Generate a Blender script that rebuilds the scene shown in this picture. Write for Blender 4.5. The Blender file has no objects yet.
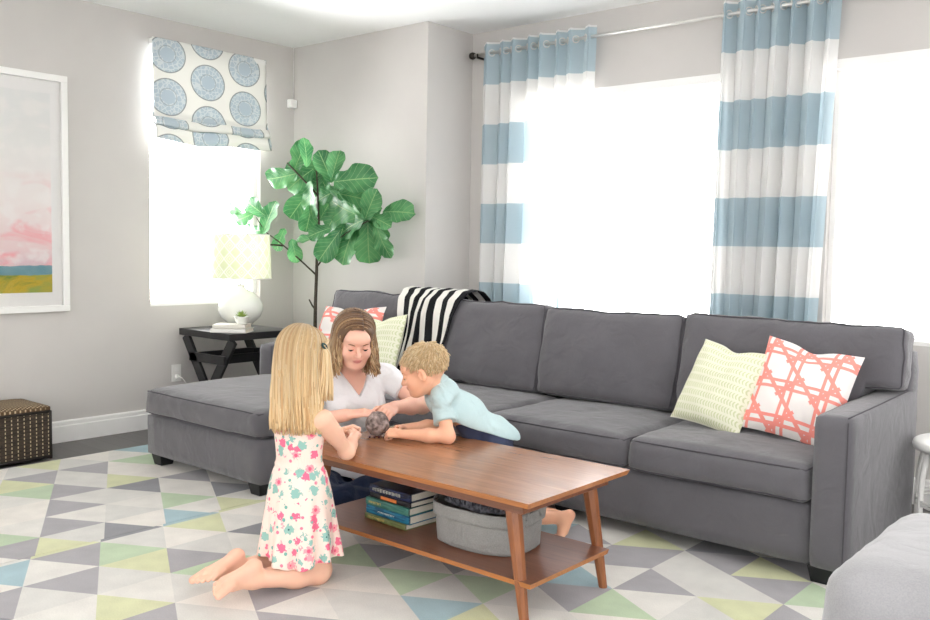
import bpy, math, random
import numpy as np
from mathutils import Vector, Matrix, noise
random.seed(7)
rng = np.random.RandomState(11)
PI = math.pi
SC = bpy.context.scene
COL = SC.collection
# ------------------------------------------------------------------ materials
def srgb(r, g, b):
    def c(x):
        x /= 255.0
        return x / 12.92 if x <= 0.04045 else ((x + 0.055) / 1.055) ** 2.4
    return (c(r), c(g), c(b), 1.0)
class N:
    """small node-tree helper"""
    def __init__(self, name):
        self.m = bpy.data.materials.new(name)
        self.m.use_nodes = True
        self.t = self.m.node_tree
        self.b = self.t.nodes['Principled BSDF']
        self.out = self.t.nodes['Material Output']
    def n(self, typ, **kw):
        nd = self.t.nodes.new(typ)
        for k, v in kw.items():
            if k.startswith('i_'):
                nd.inputs[k[2:].replace('_', ' ')].default_value = v
            else:
                setattr(nd, k, v)
        return nd
    def l(self, a, b):
        self.t.links.new(a, b)
    def coord(self, kind='Object'):
        return self.n('ShaderNodeTexCoord').outputs[kind]
    def uv(self):
        return self.coord('UV')
    def val(self, x):
        return x
    def math(self, op, a, b=None, c=None, clamp=False):
        nd = self.n('ShaderNodeMath', operation=op, use_clamp=clamp)
        for i, s in enumerate((a, b, c)):
            if s is None: continue
            if isinstance(s, (int, float)): nd.inputs[i].default_value = s
            else: self.l(s, nd.inputs[i])
        return nd.outputs[0]
    def mix(self, fac, a, b):
        nd = self.n('ShaderNodeMix', data_type='RGBA')
        for s, i in ((fac, 0), (a, 6), (b, 7)):
            if isinstance(s, (int, float)): nd.inputs[i].default_value = s
            elif isinstance(s, tuple): nd.inputs[i].default_value = s
            else: self.l(s, nd.inputs[i])
        return nd.outputs[2]
    def noise(self, vec, scale, detail=3, rough=.5, dist=0):
        nd = self.n('ShaderNodeTexNoise')
        nd.inputs['Scale'].default_value = scale
        nd.inputs['Detail'].default_value = detail
        nd.inputs['Roughness'].default_value = rough
        nd.inputs['Distortion'].default_value = dist
        if vec is not None: self.l(vec, nd.inputs['Vector'])
        return nd.outputs['Fac']
    def mapping(self, vec, scale=(1, 1, 1), loc=(0, 0, 0), rot=(0, 0, 0)):
        nd = self.n('ShaderNodeMapping')
        nd.inputs['Scale'].default_value = scale
        nd.inputs['Location'].default_value = loc
        nd.inputs['Rotation'].default_value = rot
        self.l(vec, nd.inputs['Vector'])
        return nd.outputs[0]
    def ramp(self, fac, stops, interp='LINEAR'):
        nd = self.n('ShaderNodeValToRGB')
        cr = nd.color_ramp
        cr.interpolation = interp
        while len(cr.elements) > 1: cr.elements.remove(cr.elements[0])
        cr.elements[0].position = stops[0][0]; cr.elements[0].color = stops[0][1]
        for p, c in stops[1:]:
            e = cr.elements.new(p); e.color = c
        self.l(fac, nd.inputs[0])
        return nd.outputs[0]
    def bump(self, h, strength=.3, dist=.01):
        nd = self.n('ShaderNodeBump')
        nd.inputs['Strength'].default_value = strength
        nd.inputs['Distance'].default_value = dist
        self.l(h, nd.inputs['Height'])
        self.l(nd.outputs[0], self.b.inputs['Normal'])
        return nd
    def color(self, c):
        if isinstance(c, tuple): self.b.inputs['Base Color'].default_value = c
        else: self.l(c, self.b.inputs['Base Color'])
        return self
    def rough(self, r, spec=.5):
        self.b.inputs['Roughness'].default_value = r
        self.b.inputs['Specular IOR Level'].default_value = spec
        return self
    def sep(self, vec):
        nd = self.n('ShaderNodeSeparateXYZ'); self.l(vec, nd.inputs[0])
        return nd.outputs
def mplain(name, col, rough=.6, spec=.4, var=.0, nscale=20, bump=0, bscale=200, metal=0):
    a = N(name)
    co = a.coord()
    if var:
        f = a.noise(co, nscale, 4)
        d = tuple(max(0, x * (1 - var)) for x in col[:3]) + (1,)
        e = tuple(min(1, x * (1 + var)) for x in col[:3]) + (1,)
        a.color(a.ramp(f, [(.3, d), (.7, e)]))
    else:
        a.color(col)
    a.rough(rough, spec)
    a.b.inputs['Metallic'].default_value = metal
    if bump:
        a.bump(a.noise(co, bscale, 3), bump, .004)
    return a.m
def mfabric(name, col, var=.12, scale=900, bump=.35, sheen=.3, wrinkle=0):
    a = N(name)
    co = a.coord()
    f1 = a.noise(co, scale, 2)
    f2 = a.noise(co, 6, 4)
    f = a.math('ADD', a.math('MULTIPLY', f1, .6), a.math('MULTIPLY', f2, .4))
    d = tuple(x * (1 - var) for x in col[:3]) + (1,)
    e = tuple(min(1, x * (1 + var)) for x in col[:3]) + (1,)
    a.color(a.ramp(f, [(.35, d), (.65, e)]))
    a.rough(.95, .15)
    a.b.inputs['Sheen Weight'].default_value = sheen
    h = f1
    if wrinkle:
        wv = a.noise(a.mapping(co, (1, 1, 1)), 9, 2, .45, 1.1)
        h = a.math('ADD', a.math('MULTIPLY', f1, .04), a.math('MULTIPLY', wv, wrinkle))
        a.bump(h, min(1, bump * 1.6), .045)
        return a.m
    a.bump(h, bump, .006)
    return a.m
M = {}
M['wall'] = mplain('wall_paint', srgb(204, 200, 196), .85, .2, .02, 3, .06, 350)
M['ceiling'] = mplain('ceiling_paint', srgb(250, 250, 249), .9, .2, .01, 3, .05, 300)
M['trim'] = mplain('white_trim_paint', srgb(244, 243, 240), .45, .4, .01, 8)
M['white'] = mplain('white_gloss', srgb(240, 239, 235), .3, .5, .01, 8)
M['ceramic'] = mplain('white_ceramic', srgb(238, 240, 232), .12, .6, .01, 8)
M['black_wood'] = mplain('black_painted_wood', srgb(34, 34, 36), .38, .5, .15, 30, .1, 90)
M['foot'] = mplain('black_foot', srgb(24, 25, 27), .45, .4, .1, 30)
M['chrome'] = mplain('brushed_steel', srgb(222, 220, 216), .38, .5, .03, 40, metal=.8)
M['dark_metal'] = mplain('dark_bronze', srgb(60, 56, 52), .35, .5, .05, 40, metal=1)
M['sofa'] = mfabric('charcoal_upholstery', srgb(101, 99, 103), .12, 700, .35, .35, 0.30)
M['piping'] = mfabric('charcoal_piping', srgb(84, 81, 86), .1, 900, .3, .1)
M['ottoman'] = mfabric('pale_grey_chenille', srgb(158, 157, 159), .08, 260, .4, .4, .25)
M['bin'] = mfabric('grey_felt', srgb(142, 141, 138), .14, 260, .5, .2, .5)
M['tee'] = mfabric('white_jersey', srgb(240, 238, 240), .03, 900, .3, .1, .9)
M['denim'] = mfabric('navy_denim', srgb(32, 43, 68), .2, 900, .4, .1, .8)
M['navy'] = mfabric('navy_twill', srgb(62, 68, 92), .12, 900, .3, .1, .8)
M['polo'] = mfabric('pale_blue_pique', srgb(186, 208, 210), .05, 700, .35, .15, .9)
M['elastic'] = mplain('dark_green_elastic', srgb(46, 72, 70), .8)
def m_floor():
    a = N('dark_wood_planks'); co = a.coord()
    br = a.n('ShaderNodeTexBrick'); a.l(a.mapping(co, (1, 1, 1)), br.inputs['Vector'])
    br.inputs['Scale'].default_value = 1
    br.inputs['Brick Width'].default_value = 1.4
    br.inputs['Row Height'].default_value = .13
    br.inputs['Mortar Size'].default_value = .0025
    br.inputs['Color1'].default_value = srgb(84, 80, 80)
    br.inputs['Color2'].default_value = srgb(70, 66, 66)
    br.inputs['Mortar'].default_value = srgb(30, 29, 29)
    g = a.noise(a.mapping(co, (2, 40, 2)), 3, 5)
    a.color(a.mix(a.math('MULTIPLY', g, .5), br.outputs['Color'], srgb(110, 106, 104)))
    a.rough(.35, .5); a.bump(g, .1, .003)
    return a.m
M['floor'] = m_floor()
def m_wood(name, base, dark, rough=.3, axis=0):
    a = N(name); co = a.coord()
    sc = [14, 14, 14]; sc[axis] = 1.1
    w = a.noise(a.mapping(co, tuple(sc)), 2.2, 6, .6, 1.2)
    w2 = a.noise(a.mapping(co, tuple(x * 6 for x in sc)), 3, 4)
    f = a.math('ADD', a.math('MULTIPLY', w, .75), a.math('MULTIPLY', w2, .25))
    a.color(a.ramp(f, [(.3, dark), (.7, base)]))
    a.rough(rough, .5)
    a.b.inputs['Coat Weight'].default_value = .25
    a.b.inputs['Coat Roughness'].default_value = .2
    a.bump(w2, .05, .002)
    return a.m
M['walnut'] = m_wood('walnut_veneer', srgb(170, 118, 82), srgb(134, 88, 58), .27)
M['walnut_shelf'] = m_wood('walnut_shelf_veneer', srgb(140, 88, 62), srgb(104, 62, 44), .3)
M['walnut_edge'] = m_wood('walnut_solid_edge', srgb(190, 122, 66), srgb(156, 94, 48), .4)
M['walnut_leg'] = m_wood('walnut_solid_leg', srgb(160, 98, 56), srgb(116, 66, 36), .4, 2)
def m_glass():
    a = N('window_glass')
    tr = a.n('ShaderNodeBsdfTransparent'); gl = a.n('ShaderNodeBsdfGlossy')
    gl.inputs['Roughness'].default_value = .02
    fr = a.n('ShaderNodeFresnel'); fr.inputs['IOR'].default_value = 1.3
    mx = a.n('ShaderNodeMixShader')
    a.l(fr.outputs[0], mx.inputs[0]); a.l(tr.outputs[0], mx.inputs[1]); a.l(gl.outputs[0], mx.inputs[2])
    a.l(mx.outputs[0], a.out.inputs['Surface'])
    return a.m
M['glass'] = m_glass()
def translucent(a, amount, colsock, seethrough=0.0):
    """adds light coming through thin cloth to a principled material"""
    tl = a.n('ShaderNodeBsdfTranslucent')
    if isinstance(colsock, tuple): tl.inputs[0].default_value = colsock
    else: a.l(colsock, tl.inputs[0])
    mx = a.n('ShaderNodeMixShader'); mx.inputs[0].default_value = amount
    a.l(a.b.outputs[0], mx.inputs[1]); a.l(tl.outputs[0], mx.inputs[2])
    last = mx.outputs[0]
    if seethrough:
        tr = a.n('ShaderNodeBsdfTransparent')
        m2 = a.n('ShaderNodeMixShader'); m2.inputs[0].default_value = seethrough
        a.l(last, m2.inputs[1]); a.l(tr.outputs[0], m2.inputs[2]); last = m2.outputs[0]
    a.l(last, a.out.inputs['Surface'])
STRIPE_P = .535; STRIPE_OFF = .0725
def m_curtain():
    a = N('striped_curtain_cloth'); z = a.sep(a.coord())[2]      # object z = height above the curtain's own hem
    blue = srgb(188, 206, 214); white = srgb(246, 245, 243)
    f = a.math('FRACT', a.math('MULTIPLY', a.math('ADD', z, STRIPE_OFF), 1 / STRIPE_P))
    m = a.math('GREATER_THAN', f, .5)
    co = a.coord()
    n = a.noise(a.mapping(co, (300, 300, 60)), 3, 2)
    col = a.mix(m, white, blue)
    a.color(col); a.rough(.9, .1); a.bump(n, .15, .002)
    translucent(a, .34, col, .08)
    return a.m
M['curtain'] = m_curtain()
# ------------------------------------------------------------------ objects
def root_of(o):
    while o.parent: o = o.parent
    return o
def put(name, verts, faces, mat, parent=None, loc=None, smooth=True, uv=None, bevel=0, colors=None, matidx=None, mats=None, seg=2, subsurf=0, solid=0, autos=None):
    v = np.array(verts, dtype=np.float32).reshape(-1, 3)
    if parent is not None:
        org = np.array(root_of(parent).location, dtype=np.float32)
    else:
        if loc is None:
            mn = v.min(0); mx = v.max(0)
            loc = ((mn[0] + mx[0]) / 2, (mn[1] + mx[1]) / 2, mn[2])
        org = np.array(loc, dtype=np.float32)
    v = v - org
    me = bpy.data.meshes.new(name)
    if isinstance(faces, np.ndarray) and faces.ndim == 2:
        k = faces.shape[1]
        me.vertices.add(len(v)); me.vertices.foreach_set('co', v.ravel())
        me.loops.add(faces.size); me.loops.foreach_set('vertex_index', faces.astype(np.int32).ravel())
        me.polygons.add(len(faces))
        me.polygons.foreach_set('loop_start', np.arange(0, faces.size, k, dtype=np.int32))
        me.polygons.foreach_set('loop_total', np.full(len(faces), k, dtype=np.int32))
        me.update(calc_edges=True)
    else:
        me.from_pydata([tuple(map(float, p)) for p in v], [], [tuple(map(int, f)) for f in faces])
        me.update()
    me.validate()
    if smooth:
        me.polygons.foreach_set('use_smooth', np.ones(len(me.polygons), dtype=bool))
    if uv is not None:
        ul = me.uv_layers.new(name='UVMap')
        li = np.zeros(len(me.loops), dtype=np.int32); me.loops.foreach_get('vertex_index', li)
        ul.data.foreach_set('uv', np.array(uv, dtype=np.float32)[li].ravel())
    if colors is not None:
        ca = me.color_attributes.new(name='Col', type='FLOAT_COLOR', domain='POINT')
        c = np.ones((len(v), 4), dtype=np.float32); c[:, :3] = colors
        ca.data.foreach_set('color', c.ravel())
    o = bpy.data.objects.new(name, me)
    COL.objects.link(o)
    for m in (mats or [mat]): me.materials.append(m)
    if matidx is not None:
        me.polygons.foreach_set('material_index', np.array(matidx, dtype=np.int32))
    if parent is not None: o.parent = parent
    else: o.location = tuple(float(x) for x in org)
    if bevel:
        b = o.modifiers.new('bevel', 'BEVEL'); b.width = bevel; b.segments = seg; b.limit_method = 'ANGLE'; b.angle_limit = .6
        b.harden_normals = False
        me.polygons.foreach_set('use_smooth', np.zeros(len(me.polygons), dtype=bool))
    if solid:
        s = o.modifiers.new('solid', 'SOLIDIFY'); s.thickness = solid; s.offset = 0
    if subsurf:
        s = o.modifiers.new('sub', 'SUBSURF'); s.levels = subsurf; s.render_levels = subsurf
    return o
def tag(o, label, cat, group=None):
    o['label'] = label; o['category'] = cat
    if group: o['group'] = group
    return o
def struct(o):
    o['kind'] = 'structure'; return o
def thing(name, label, cat, loc, group=None):
    o = bpy.data.objects.new(name, None); COL.objects.link(o)
    o.location = loc; o.empty_display_size = .1
    return tag(o, label, cat, group)
class G:
    """collects shapes (world coordinates) for ONE mesh"""
    def __init__(self): self.v = []; self.f = []; self.uv = []
    def add(self, v, f, uv=None):
        n = len(self.v)
        self.v += [tuple(p) for p in v]; self.f += [tuple(i + n for i in q) for q in f]
        self.uv += list(uv) if uv is not None else [(0, 0)] * len(v)
        return self
    def box(self, x0, x1, y0, y1, z0, z1):
        v = [(x, y, z) for z in (z0, z1) for y in (y0, y1) for x in (x0, x1)]
        return self.add(v, [(0, 2, 3, 1), (4, 5, 7, 6), (0, 1, 5, 4), (2, 6, 7, 3), (0, 4, 6, 2), (1, 3, 7, 5)])
    def obox(self, c, ax, ay, az):
        """oriented box by half-axis vectors"""
        c = np.array(c, float); ax, ay, az = (np.array(a, float) for a in (ax, ay, az))
        v = [c + i * ax + j * ay + k * az for k in (-1, 1) for j in (-1, 1) for i in (-1, 1)]
        return self.add(v, [(0, 2, 3, 1), (4, 5, 7, 6), (0, 1, 5, 4), (2, 6, 7, 3), (0, 4, 6, 2), (1, 3, 7, 5)])
    def beam(self, a, b, w, d, side=(0, 0, 1), w2=None, d2=None):
        """rectangular bar from a to b; w along `side`-perp, tapering to w2,d2"""
        a = np.array(a, float); b = np.array(b, float); t = b - a; t /= np.linalg.norm(t)
        s = np.array(side, float); s -= t * s.dot(t); s /= np.linalg.norm(s); r = np.cross(t, s)
        w2 = w if w2 is None else w2; d2 = d if d2 is None else d2
        v = []
        for p, ww, dd in ((a, w, d), (b, w2, d2)):
            for i, j in ((-1, -1), (1, -1), (1, 1), (-1, 1)):
                v.append(p + r * i * ww / 2 + s * j * dd / 2)
        return self.add(v, [(3, 2, 1, 0), (4, 5, 6, 7), (0, 1, 5, 4), (1, 2, 6, 5), (2, 3, 7, 6), (3, 0, 4, 7)])
    def tube(self, pts, rad, n=8, closed=False, caps=True):
        pts = [np.array(p, float) for p in pts]; m = len(pts)
        if not hasattr(rad, '__len__'): rad = [rad] * m
        v = []; f = []; up = None
        for i, p in enumerate(pts):
            if closed: t = pts[(i + 1) % m] - pts[i - 1]
            else: t = pts[min(i + 1, m - 1)] - pts[max(i - 1, 0)]
            t = t / (np.linalg.norm(t) + 1e-9)
            if up is None:
                up = np.array((0, 0, 1.)) if abs(t[2]) < .9 else np.array((1., 0, 0))
            up = up - t * up.dot(t); up /= np.linalg.norm(up) + 1e-9
            s = np.cross(t, up)
            for k in range(n):
                a = 2 * PI * k / n
                v.append(p + rad[i] * (math.cos(a) * up + math.sin(a) * s))
        rng_ = range(m) if closed else range(m - 1)
        for i in rng_:
            j = (i + 1) % m
            for k in range(n):
                l = (k + 1) % n
                f.append((i * n + k, i * n + l, j * n + l, j * n + k))
        if caps and not closed:
            f.append(tuple(range(n))[::-1]); f.append(tuple((m - 1) * n + k for k in range(n)))
        return self.add(v, [q[::-1] for q in f])
    def lathe(self, prof, c, n=32, sx=1, sy=1, cap=True):
        v = []; f = []; uv = []
        for i, (r, z) in enumerate(prof):
            for k in range(n):
                a = 2 * PI * k / n
                v.append((c[0] + sx * r * math.cos(a), c[1] + sy * r * math.sin(a), c[2] + z)); uv.append((k / n, z))
        for i in range(len(prof) - 1):
            for k in range(n):
                l = (k + 1) % n
                f.append((i * n + k, i * n + l, (i + 1) * n + l, (i + 1) * n + k))
        if cap:
            f.append(tuple(range(n))[::-1]); f.append(tuple((len(prof) - 1) * n + k for k in range(n)))
        return self.add(v, f, uv)
    def grid(self, fn, nu, nv, uvfn=None, closed_u=False):
        v = []; f = []; uv = []
        cu = nu if closed_u else nu + 1
        for j in range(nv + 1):
            for i in range(cu):
                u = i / nu; w = j / nv
                v.append(fn(u, w)); uv.append(uvfn(u, w) if uvfn else (u, w))
        for j in range(nv):
            for i in range(nu):
                a = j * cu + i; b = j * cu + (i + 1) % cu
                f.append((a, b, b + cu, a + cu))
        return self.add(v, f, uv)
    def put(self, name, mat, parent=None, **k):
        force = k.pop('useuv', False)
        uv = self.uv if force or any(a != (0, 0) for a in self.uv[:50]) else None
        return put(name, self.v, self.f, mat, parent, uv=uv, **k)
def cubemap(fn, n=(12, 12, 6)):
    """a closed box surface [-1,1]^3 subdivided, each point sent through fn"""
    g = {}; v = []; f = []
    nx, ny, nz = n
    def vid(i, j, k):
        key = (i, j, k)
        if key not in g:
            g[key] = len(v); v.append(fn(2 * i / nx - 1, 2 * j / ny - 1, 2 * k / nz - 1))
        return g[key]
    for i in range(nx):
        for j in range(ny):
            f.append((vid(i, j, 0), vid(i, j + 1, 0), vid(i + 1, j + 1, 0), vid(i + 1, j, 0)))
            f.append((vid(i, j, nz), vid(i + 1, j, nz), vid(i + 1, j + 1, nz), vid(i, j + 1, nz)))
    for i in range(nx):
        for k in range(nz):
            f.append((vid(i, 0, k), vid(i + 1, 0, k), vid(i + 1, 0, k + 1), vid(i, 0, k + 1)))
            f.append((vid(i, ny, k), vid(i, ny, k + 1), vid(i + 1, ny, k + 1), vid(i + 1, ny, k)))
    for j in range(ny):
        for k in range(nz):
            f.append((vid(0, j, k), vid(0, j, k + 1), vid(0, j + 1, k + 1), vid(0, j + 1, k)))
            f.append((vid(nx, j, k), vid(nx, j + 1, k), vid(nx, j + 1, k + 1), vid(nx, j, k + 1)))
    return v, f
def rbox_fn(hx, hy, hz, r):
    def fn(x, y, z):
        p = np.array((x * hx, y * hy, z * hz)); b = np.array((hx - r, hy - r, hz - r))
        q = np.clip(p, -b, b); d = p - q; l = np.linalg.norm(d)
        # spread points inside the rounded rim by their largest offset
        if l > 1e-9:
            m = np.max(np.abs(d)); return q + d / l * m
        return q
    return fn
# ------------------------------------------------------------------ signed-distance sculpting
class Sculpt:
    def __init__(self, lo, hi, h):
        self.h = h; self.lo = np.array(lo, float)
        self.n = np.ceil((np.array(hi, float) - self.lo) / h).astype(int) + 1
        self.D = np.full(self.n, 1.0, dtype=np.float32)
    def sub(self, lo, hi, m):
        a = np.floor((np.array(lo) - m - self.lo) / self.h).astype(int); b = np.ceil((np.array(hi) + m - self.lo) / self.h).astype(int) + 1
        a = np.clip(a, 0, self.n); b = np.clip(b, 0, self.n)
        sl = tuple(slice(i, j) for i, j in zip(a, b))
        ax = [self.lo[i] + self.h * np.arange(a[i], b[i], dtype=np.float32) for i in range(3)]
        return sl, ax
    def apply(self, d, sl, k, cut=False):
        A = self.D[sl]
        if cut:
            if k <= 0: self.D[sl] = np.maximum(A, -d); return
            h = np.clip(.5 - .5 * (A + d) / k, 0, 1)
            self.D[sl] = A * (1 - h) + (-d) * h + k * h * (1 - h)
        else:
            if k <= 0: self.D[sl] = np.minimum(A, d); return
            h = np.clip(.5 + .5 * (A - d) / k, 0, 1)
            self.D[sl] = A * (1 - h) + d * h - k * h * (1 - h)
    def cap(self, a, b, ra, rb=None, k=.02, cut=False):
        rb = ra if rb is None else rb
        a = np.array(a, float); b = np.array(b, float); r = max(ra, rb)
        sl, ax = self.sub(np.minimum(a, b) - r, np.maximum(a, b) + r, k + .012)
        if min(len(x) for x in ax) == 0: return
        X = ax[0][:, None, None] - a[0]; Y = ax[1][None, :, None] - a[1]; Z = ax[2][None, None, :] - a[2]
        d = b - a; L = max(float(d.dot(d)), 1e-9)
        t = np.clip((X * d[0] + Y * d[1] + Z * d[2]) / L, 0, 1)
        D = np.sqrt((X - t * d[0]) ** 2 + (Y - t * d[1]) ** 2 + (Z - t * d[2]) ** 2) - (ra + (rb - ra) * t)
        self.apply(D.astype(np.float32), sl, k, cut)
    def chain(self, pts, rad, k=.02):
        for i in range(len(pts) - 1): self.cap(pts[i], pts[i + 1], rad[i], rad[i + 1], k)
    def ell(self, c, r, R=None, k=.02, cut=False):
        c = np.array(c, float); r = np.array(r, float); R = np.eye(3) if R is None else np.array(R, float)   # rows of R = local axes
        m = max(r)
        ext = np.sqrt(((R * r[:, None]) ** 2).sum(0))
        sl, ax = self.sub(c - ext, c + ext, k + .012)
        if min(len(x) for x in ax) == 0: return
        X = ax[0][:, None, None] - c[0]; Y = ax[1][None, :, None] - c[1]; Z = ax[2][None, None, :] - c[2]
        q = [(X * R[i, 0] + Y * R[i, 1] + Z * R[i, 2]) / r[i] for i in range(3)]
        k0 = np.sqrt(q[0] ** 2 + q[1] ** 2 + q[2] ** 2)
        k1 = np.sqrt((q[0] / r[0]) ** 2 + (q[1] / r[1]) ** 2 + (q[2] / r[2]) ** 2) + 1e-6
        D = k0 * (k0 - 1) / k1
        self.apply(D.astype(np.float32), sl, k, cut)
    def fn(self, f, lo, hi, k=.01, cut=False):
        sl, ax = self.sub(np.array(lo), np.array(hi), 0)
        X, Y, Z = np.meshgrid(*ax, indexing='ij')
        self.apply(f(X, Y, Z).astype(np.float32), sl, k, cut)
    def warp(self, f):
        """adds f(X,Y,Z) to the distances (folds, strands), only near the surface"""
        idx = np.argwhere(np.abs(self.D) < .06)
        p = self.lo + idx * self.h
        self.D[tuple(idx.T)] += f(p[:, 0], p[:, 1], p[:, 2]).astype(np.float32)
    def mesh(self):
        D = self.D; S = D < 0
        C = [(i, j, k) for i in (0, 1) for j in (0, 1) for k in (0, 1)]
        nx, ny, nz = D.shape
        cnt = np.zeros((nx - 1, ny - 1, nz - 1), dtype=np.int8)
        for i, j, k in C: cnt += S[i:nx - 1 + i, j:ny - 1 + j, k:nz - 1 + k]
        act = (cnt > 0) & (cnt < 8)
        ijk = np.argwhere(act)
        idm = np.full(act.shape, -1, dtype=np.int32); idm[act] = np.arange(len(ijk))
        V = np.stack([D[ijk[:, 0] + i, ijk[:, 1] + j, ijk[:, 2] + k] for i, j, k in C], 1)
        pos = np.zeros((len(ijk), 3)); num = np.zeros(len(ijk))
        for a in range(8):
            for b in range(a + 1, 8):
                df = [C[b][q] - C[a][q] for q in range(3)]
                if sum(abs(x) for x in df) != 1: continue
                m = (V[:, a] < 0) != (V[:, b] < 0)
                t = V[:, a] / (V[:, a] - V[:, b] + 1e-12); t = np.where(m, t, 0)
                e = np.array(C[a])[None] + t[:, None] * np.array(df)[None]
                pos += np.where(m[:, None], e, 0); num += m
        pos = self.lo + (ijk + pos / np.maximum(num, 1)[:, None]) * self.h
        F = []
        for ax in range(3):
            u, w = [(1, 2), (2, 0), (0, 1)][ax]
            sl0 = [slice(1, -1)] * 3; sl1 = [slice(1, -1)] * 3
            sl0[ax] = slice(0, -1); sl1[ax] = slice(1, None)
            A = S[tuple(sl0)]; B = S[tuple(sl1)]
            off = [1, 1, 1]; off[ax] = 0
            e = np.argwhere(A != B)
            if not len(e): continue
            fl = A[tuple(e.T)]
            base = e + np.array(off)
            du = np.zeros(3, int); du[u] = 1; dw = np.zeros(3, int); dw[w] = 1
            c = [base - du - dw, base - dw, base, base - du]
            q = np.stack([idm[tuple(x.T)] for x in c], 1)
            q = np.where(fl[:, None], q, q[:, ::-1])
            F.append(q)
        F = np.concatenate(F); F = F[(F >= 0).all(1)]
        return pos, F
# =================================================================== ROOM
XL, YP, XR, YW, CH = -5.51, 4.44, -4.13, 4.90, 2.735
X1, Y0 = 3.2, -2.6
def wall_with_holes(name, axis, pos, a0, a1, holes, t, outward, z1=CH):
    """vertical wall: axis 'x' -> plane x=pos spanning y; holes = (a0,a1,z0,z1); thickness t outward"""
    g = G(); cuts = sorted(set([a0, a1] + [h[0] for h in holes] + [h[1] for h in holes]))
    zc = sorted(set([0, z1] + [h[2] for h in holes] + [h[3] for h in holes]))
    p0, p1 = sorted((pos, pos + t * outward))
    for i in range(len(cuts) - 1):
        # merge the vertical runs so that each column is as few boxes as possible
        runs = []
        for j in range(len(zc) - 1):
            cm = (cuts[i] + cuts[i + 1]) / 2; zm = (zc[j] + zc[j + 1]) / 2
            if any(h[0] < cm < h[1] and h[2] < zm < h[3] for h in holes): continue
            if runs and abs(runs[-1][1] - zc[j]) < 1e-6: runs[-1][1] = zc[j + 1]
            else: runs.append([zc[j], zc[j + 1]])
        for z0_, z1_ in runs:
            if axis == 'x': g.box(p0, p1, cuts[i], cuts[i + 1], z0_, z1_)
            else: g.box(cuts[i], cuts[i + 1], p0, p1, z0_, z1_)
    return struct(g.put(name, M['wall'], smooth=False))
W1 = (3.235, 4.13, .825, 2.50); W2 = (-3.66, -2.27, .80, 2.265); W3 = (-1.66, -.28, .80, 2.265)
struct(G().box(XL - .2, X1, Y0, YW + .2, -.1, 0).put('floor', M['floor'], smooth=False))
struct(G().box(XL - .2, X1, Y0, YW + .2, CH, CH + .1).put('ceiling', M['ceiling'], smooth=False))
wall_with_holes('wall_left', 'x', XL, Y0, YP, [W1], .15, -1)
struct(G().box(XL - .15, XR, YP, YW + .15, 0, CH).put('wall_back', M['wall'], smooth=False))
wall_with_holes('wall_window', 'y', YW, XR, X1, [W2, W3], .15, 1)
def baseboard(name, pts, h=.135):
    """profile swept along a straight run a->b, n = direction into the room"""
    g = G()
    for a, b, n in pts:
        prof = [(0, 0), (.016, 0), (.016, h * .74), (.011, h * .78), (.011, h * .93), (.006, h), (0, h)]
        v = []; k = len(prof)
        for p in (a, b):
            for d, z in prof: v.append((p[0] + n[0] * (d - .0), p[1] + n[1] * d, z))
        f = [(i, (i + 1) % k, k + (i + 1) % k, k + i) for i in range(k)] + [tuple(range(k))[::-1], tuple(range(k, 2 * k))]
        g.add(v, f)
    return struct(g.put(name, M['trim'], smooth=False))
baseboard('baseboard_left', [((XL, Y0), (XL, YP), (1, 0))])
baseboard('baseboard_back', [((XL, YP), (XR, YP), (0, -1))])
baseboard('baseboard_alcove', [((XR, YP), (XR, YW), (1, 0))])
baseboard('baseboard_window', [((XR, YW), (X1, YW), (0, -1))])
def window(i, axis, pos, w, out):
    a0, a1, z0, z1 = w
    t = .030; m = (a0 + a1) / 2
    def bx(g, p, q, r, s, d0, d1):
        lo, hi = sorted((pos + out * d0, pos + out * d1))
        if axis == 'x': g.box(lo, hi, p, q, r, s)
        else: g.box(p, q, lo, hi, r, s)
    g = G()
    bx(g, a0, a1, z0, z0 + t, .05, .12); bx(g, a0, a1, z1 - t, z1, .05, .12)
    bx(g, a0, a0 + t, z0 + t, z1 - t, .05, .12); bx(g, a1 - t, a1, z0 + t, z1 - t, .05, .12)
    fr = struct(g.put('window_%d' % i, M['trim'], smooth=False))
    gl = G()
    bx(gl, a0 + t, a1 - t, z0 + t, z1 - t, .082, .087)
    gl.put('pane', M['glass'], fr, smooth=False)
    s = G(); bx(s, a0, a1, z0 - .0, z0 + .02, -.0, .05); s.put('window_sill', M['trim'], fr, smooth=False)
    if axis == 'y':
        s = G(); bx(s, a0, a1, z1 - .05, z1, .0, .05); s.put('blind_headrail', M['trim'], fr, smooth=False)
window(1, 'x', XL, W1, -1); window(2, 'y', YW, W2, 1); window(3, 'y', YW, W3, 1)
# =================================================================== RUGS
RC = [srgb(231, 226, 218), srgb(214, 212, 206), srgb(168, 165, 168), srgb(140, 140, 144), srgb(163, 190, 197),
      srgb(186, 205, 172), srgb(212, 214, 172), srgb(224, 221, 214)]
def m_rug(i):
    a = N('rug_wool_%d' % i); co = a.coord()
    c = RC[i]
    w = a.noise(a.mapping(co, (500, 160, 1)), 1, 2)
    w2 = a.noise(co, 9, 4)
    d = tuple(x * .86 for x in c[:3]) + (1,)
    e = tuple(min(1, x * 1.06) for x in c[:3]) + (1,)
    a.color(a.ramp(a.math('ADD', a.math('MULTIPLY', w, .55), a.math('MULTIPLY', w2, .45)), [(.36, d), (.64, e)]))
    a.rough(.95, .1); a.b.inputs['Sheen Weight'].default_value = .2
    a.bump(w, .3, .003)
    return a.m
RM = [m_rug(i) for i in range(len(RC))]
import bmesh
TRI = {}          # (n, m2, kind) -> colour index, filled below from what the photograph shows
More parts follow.
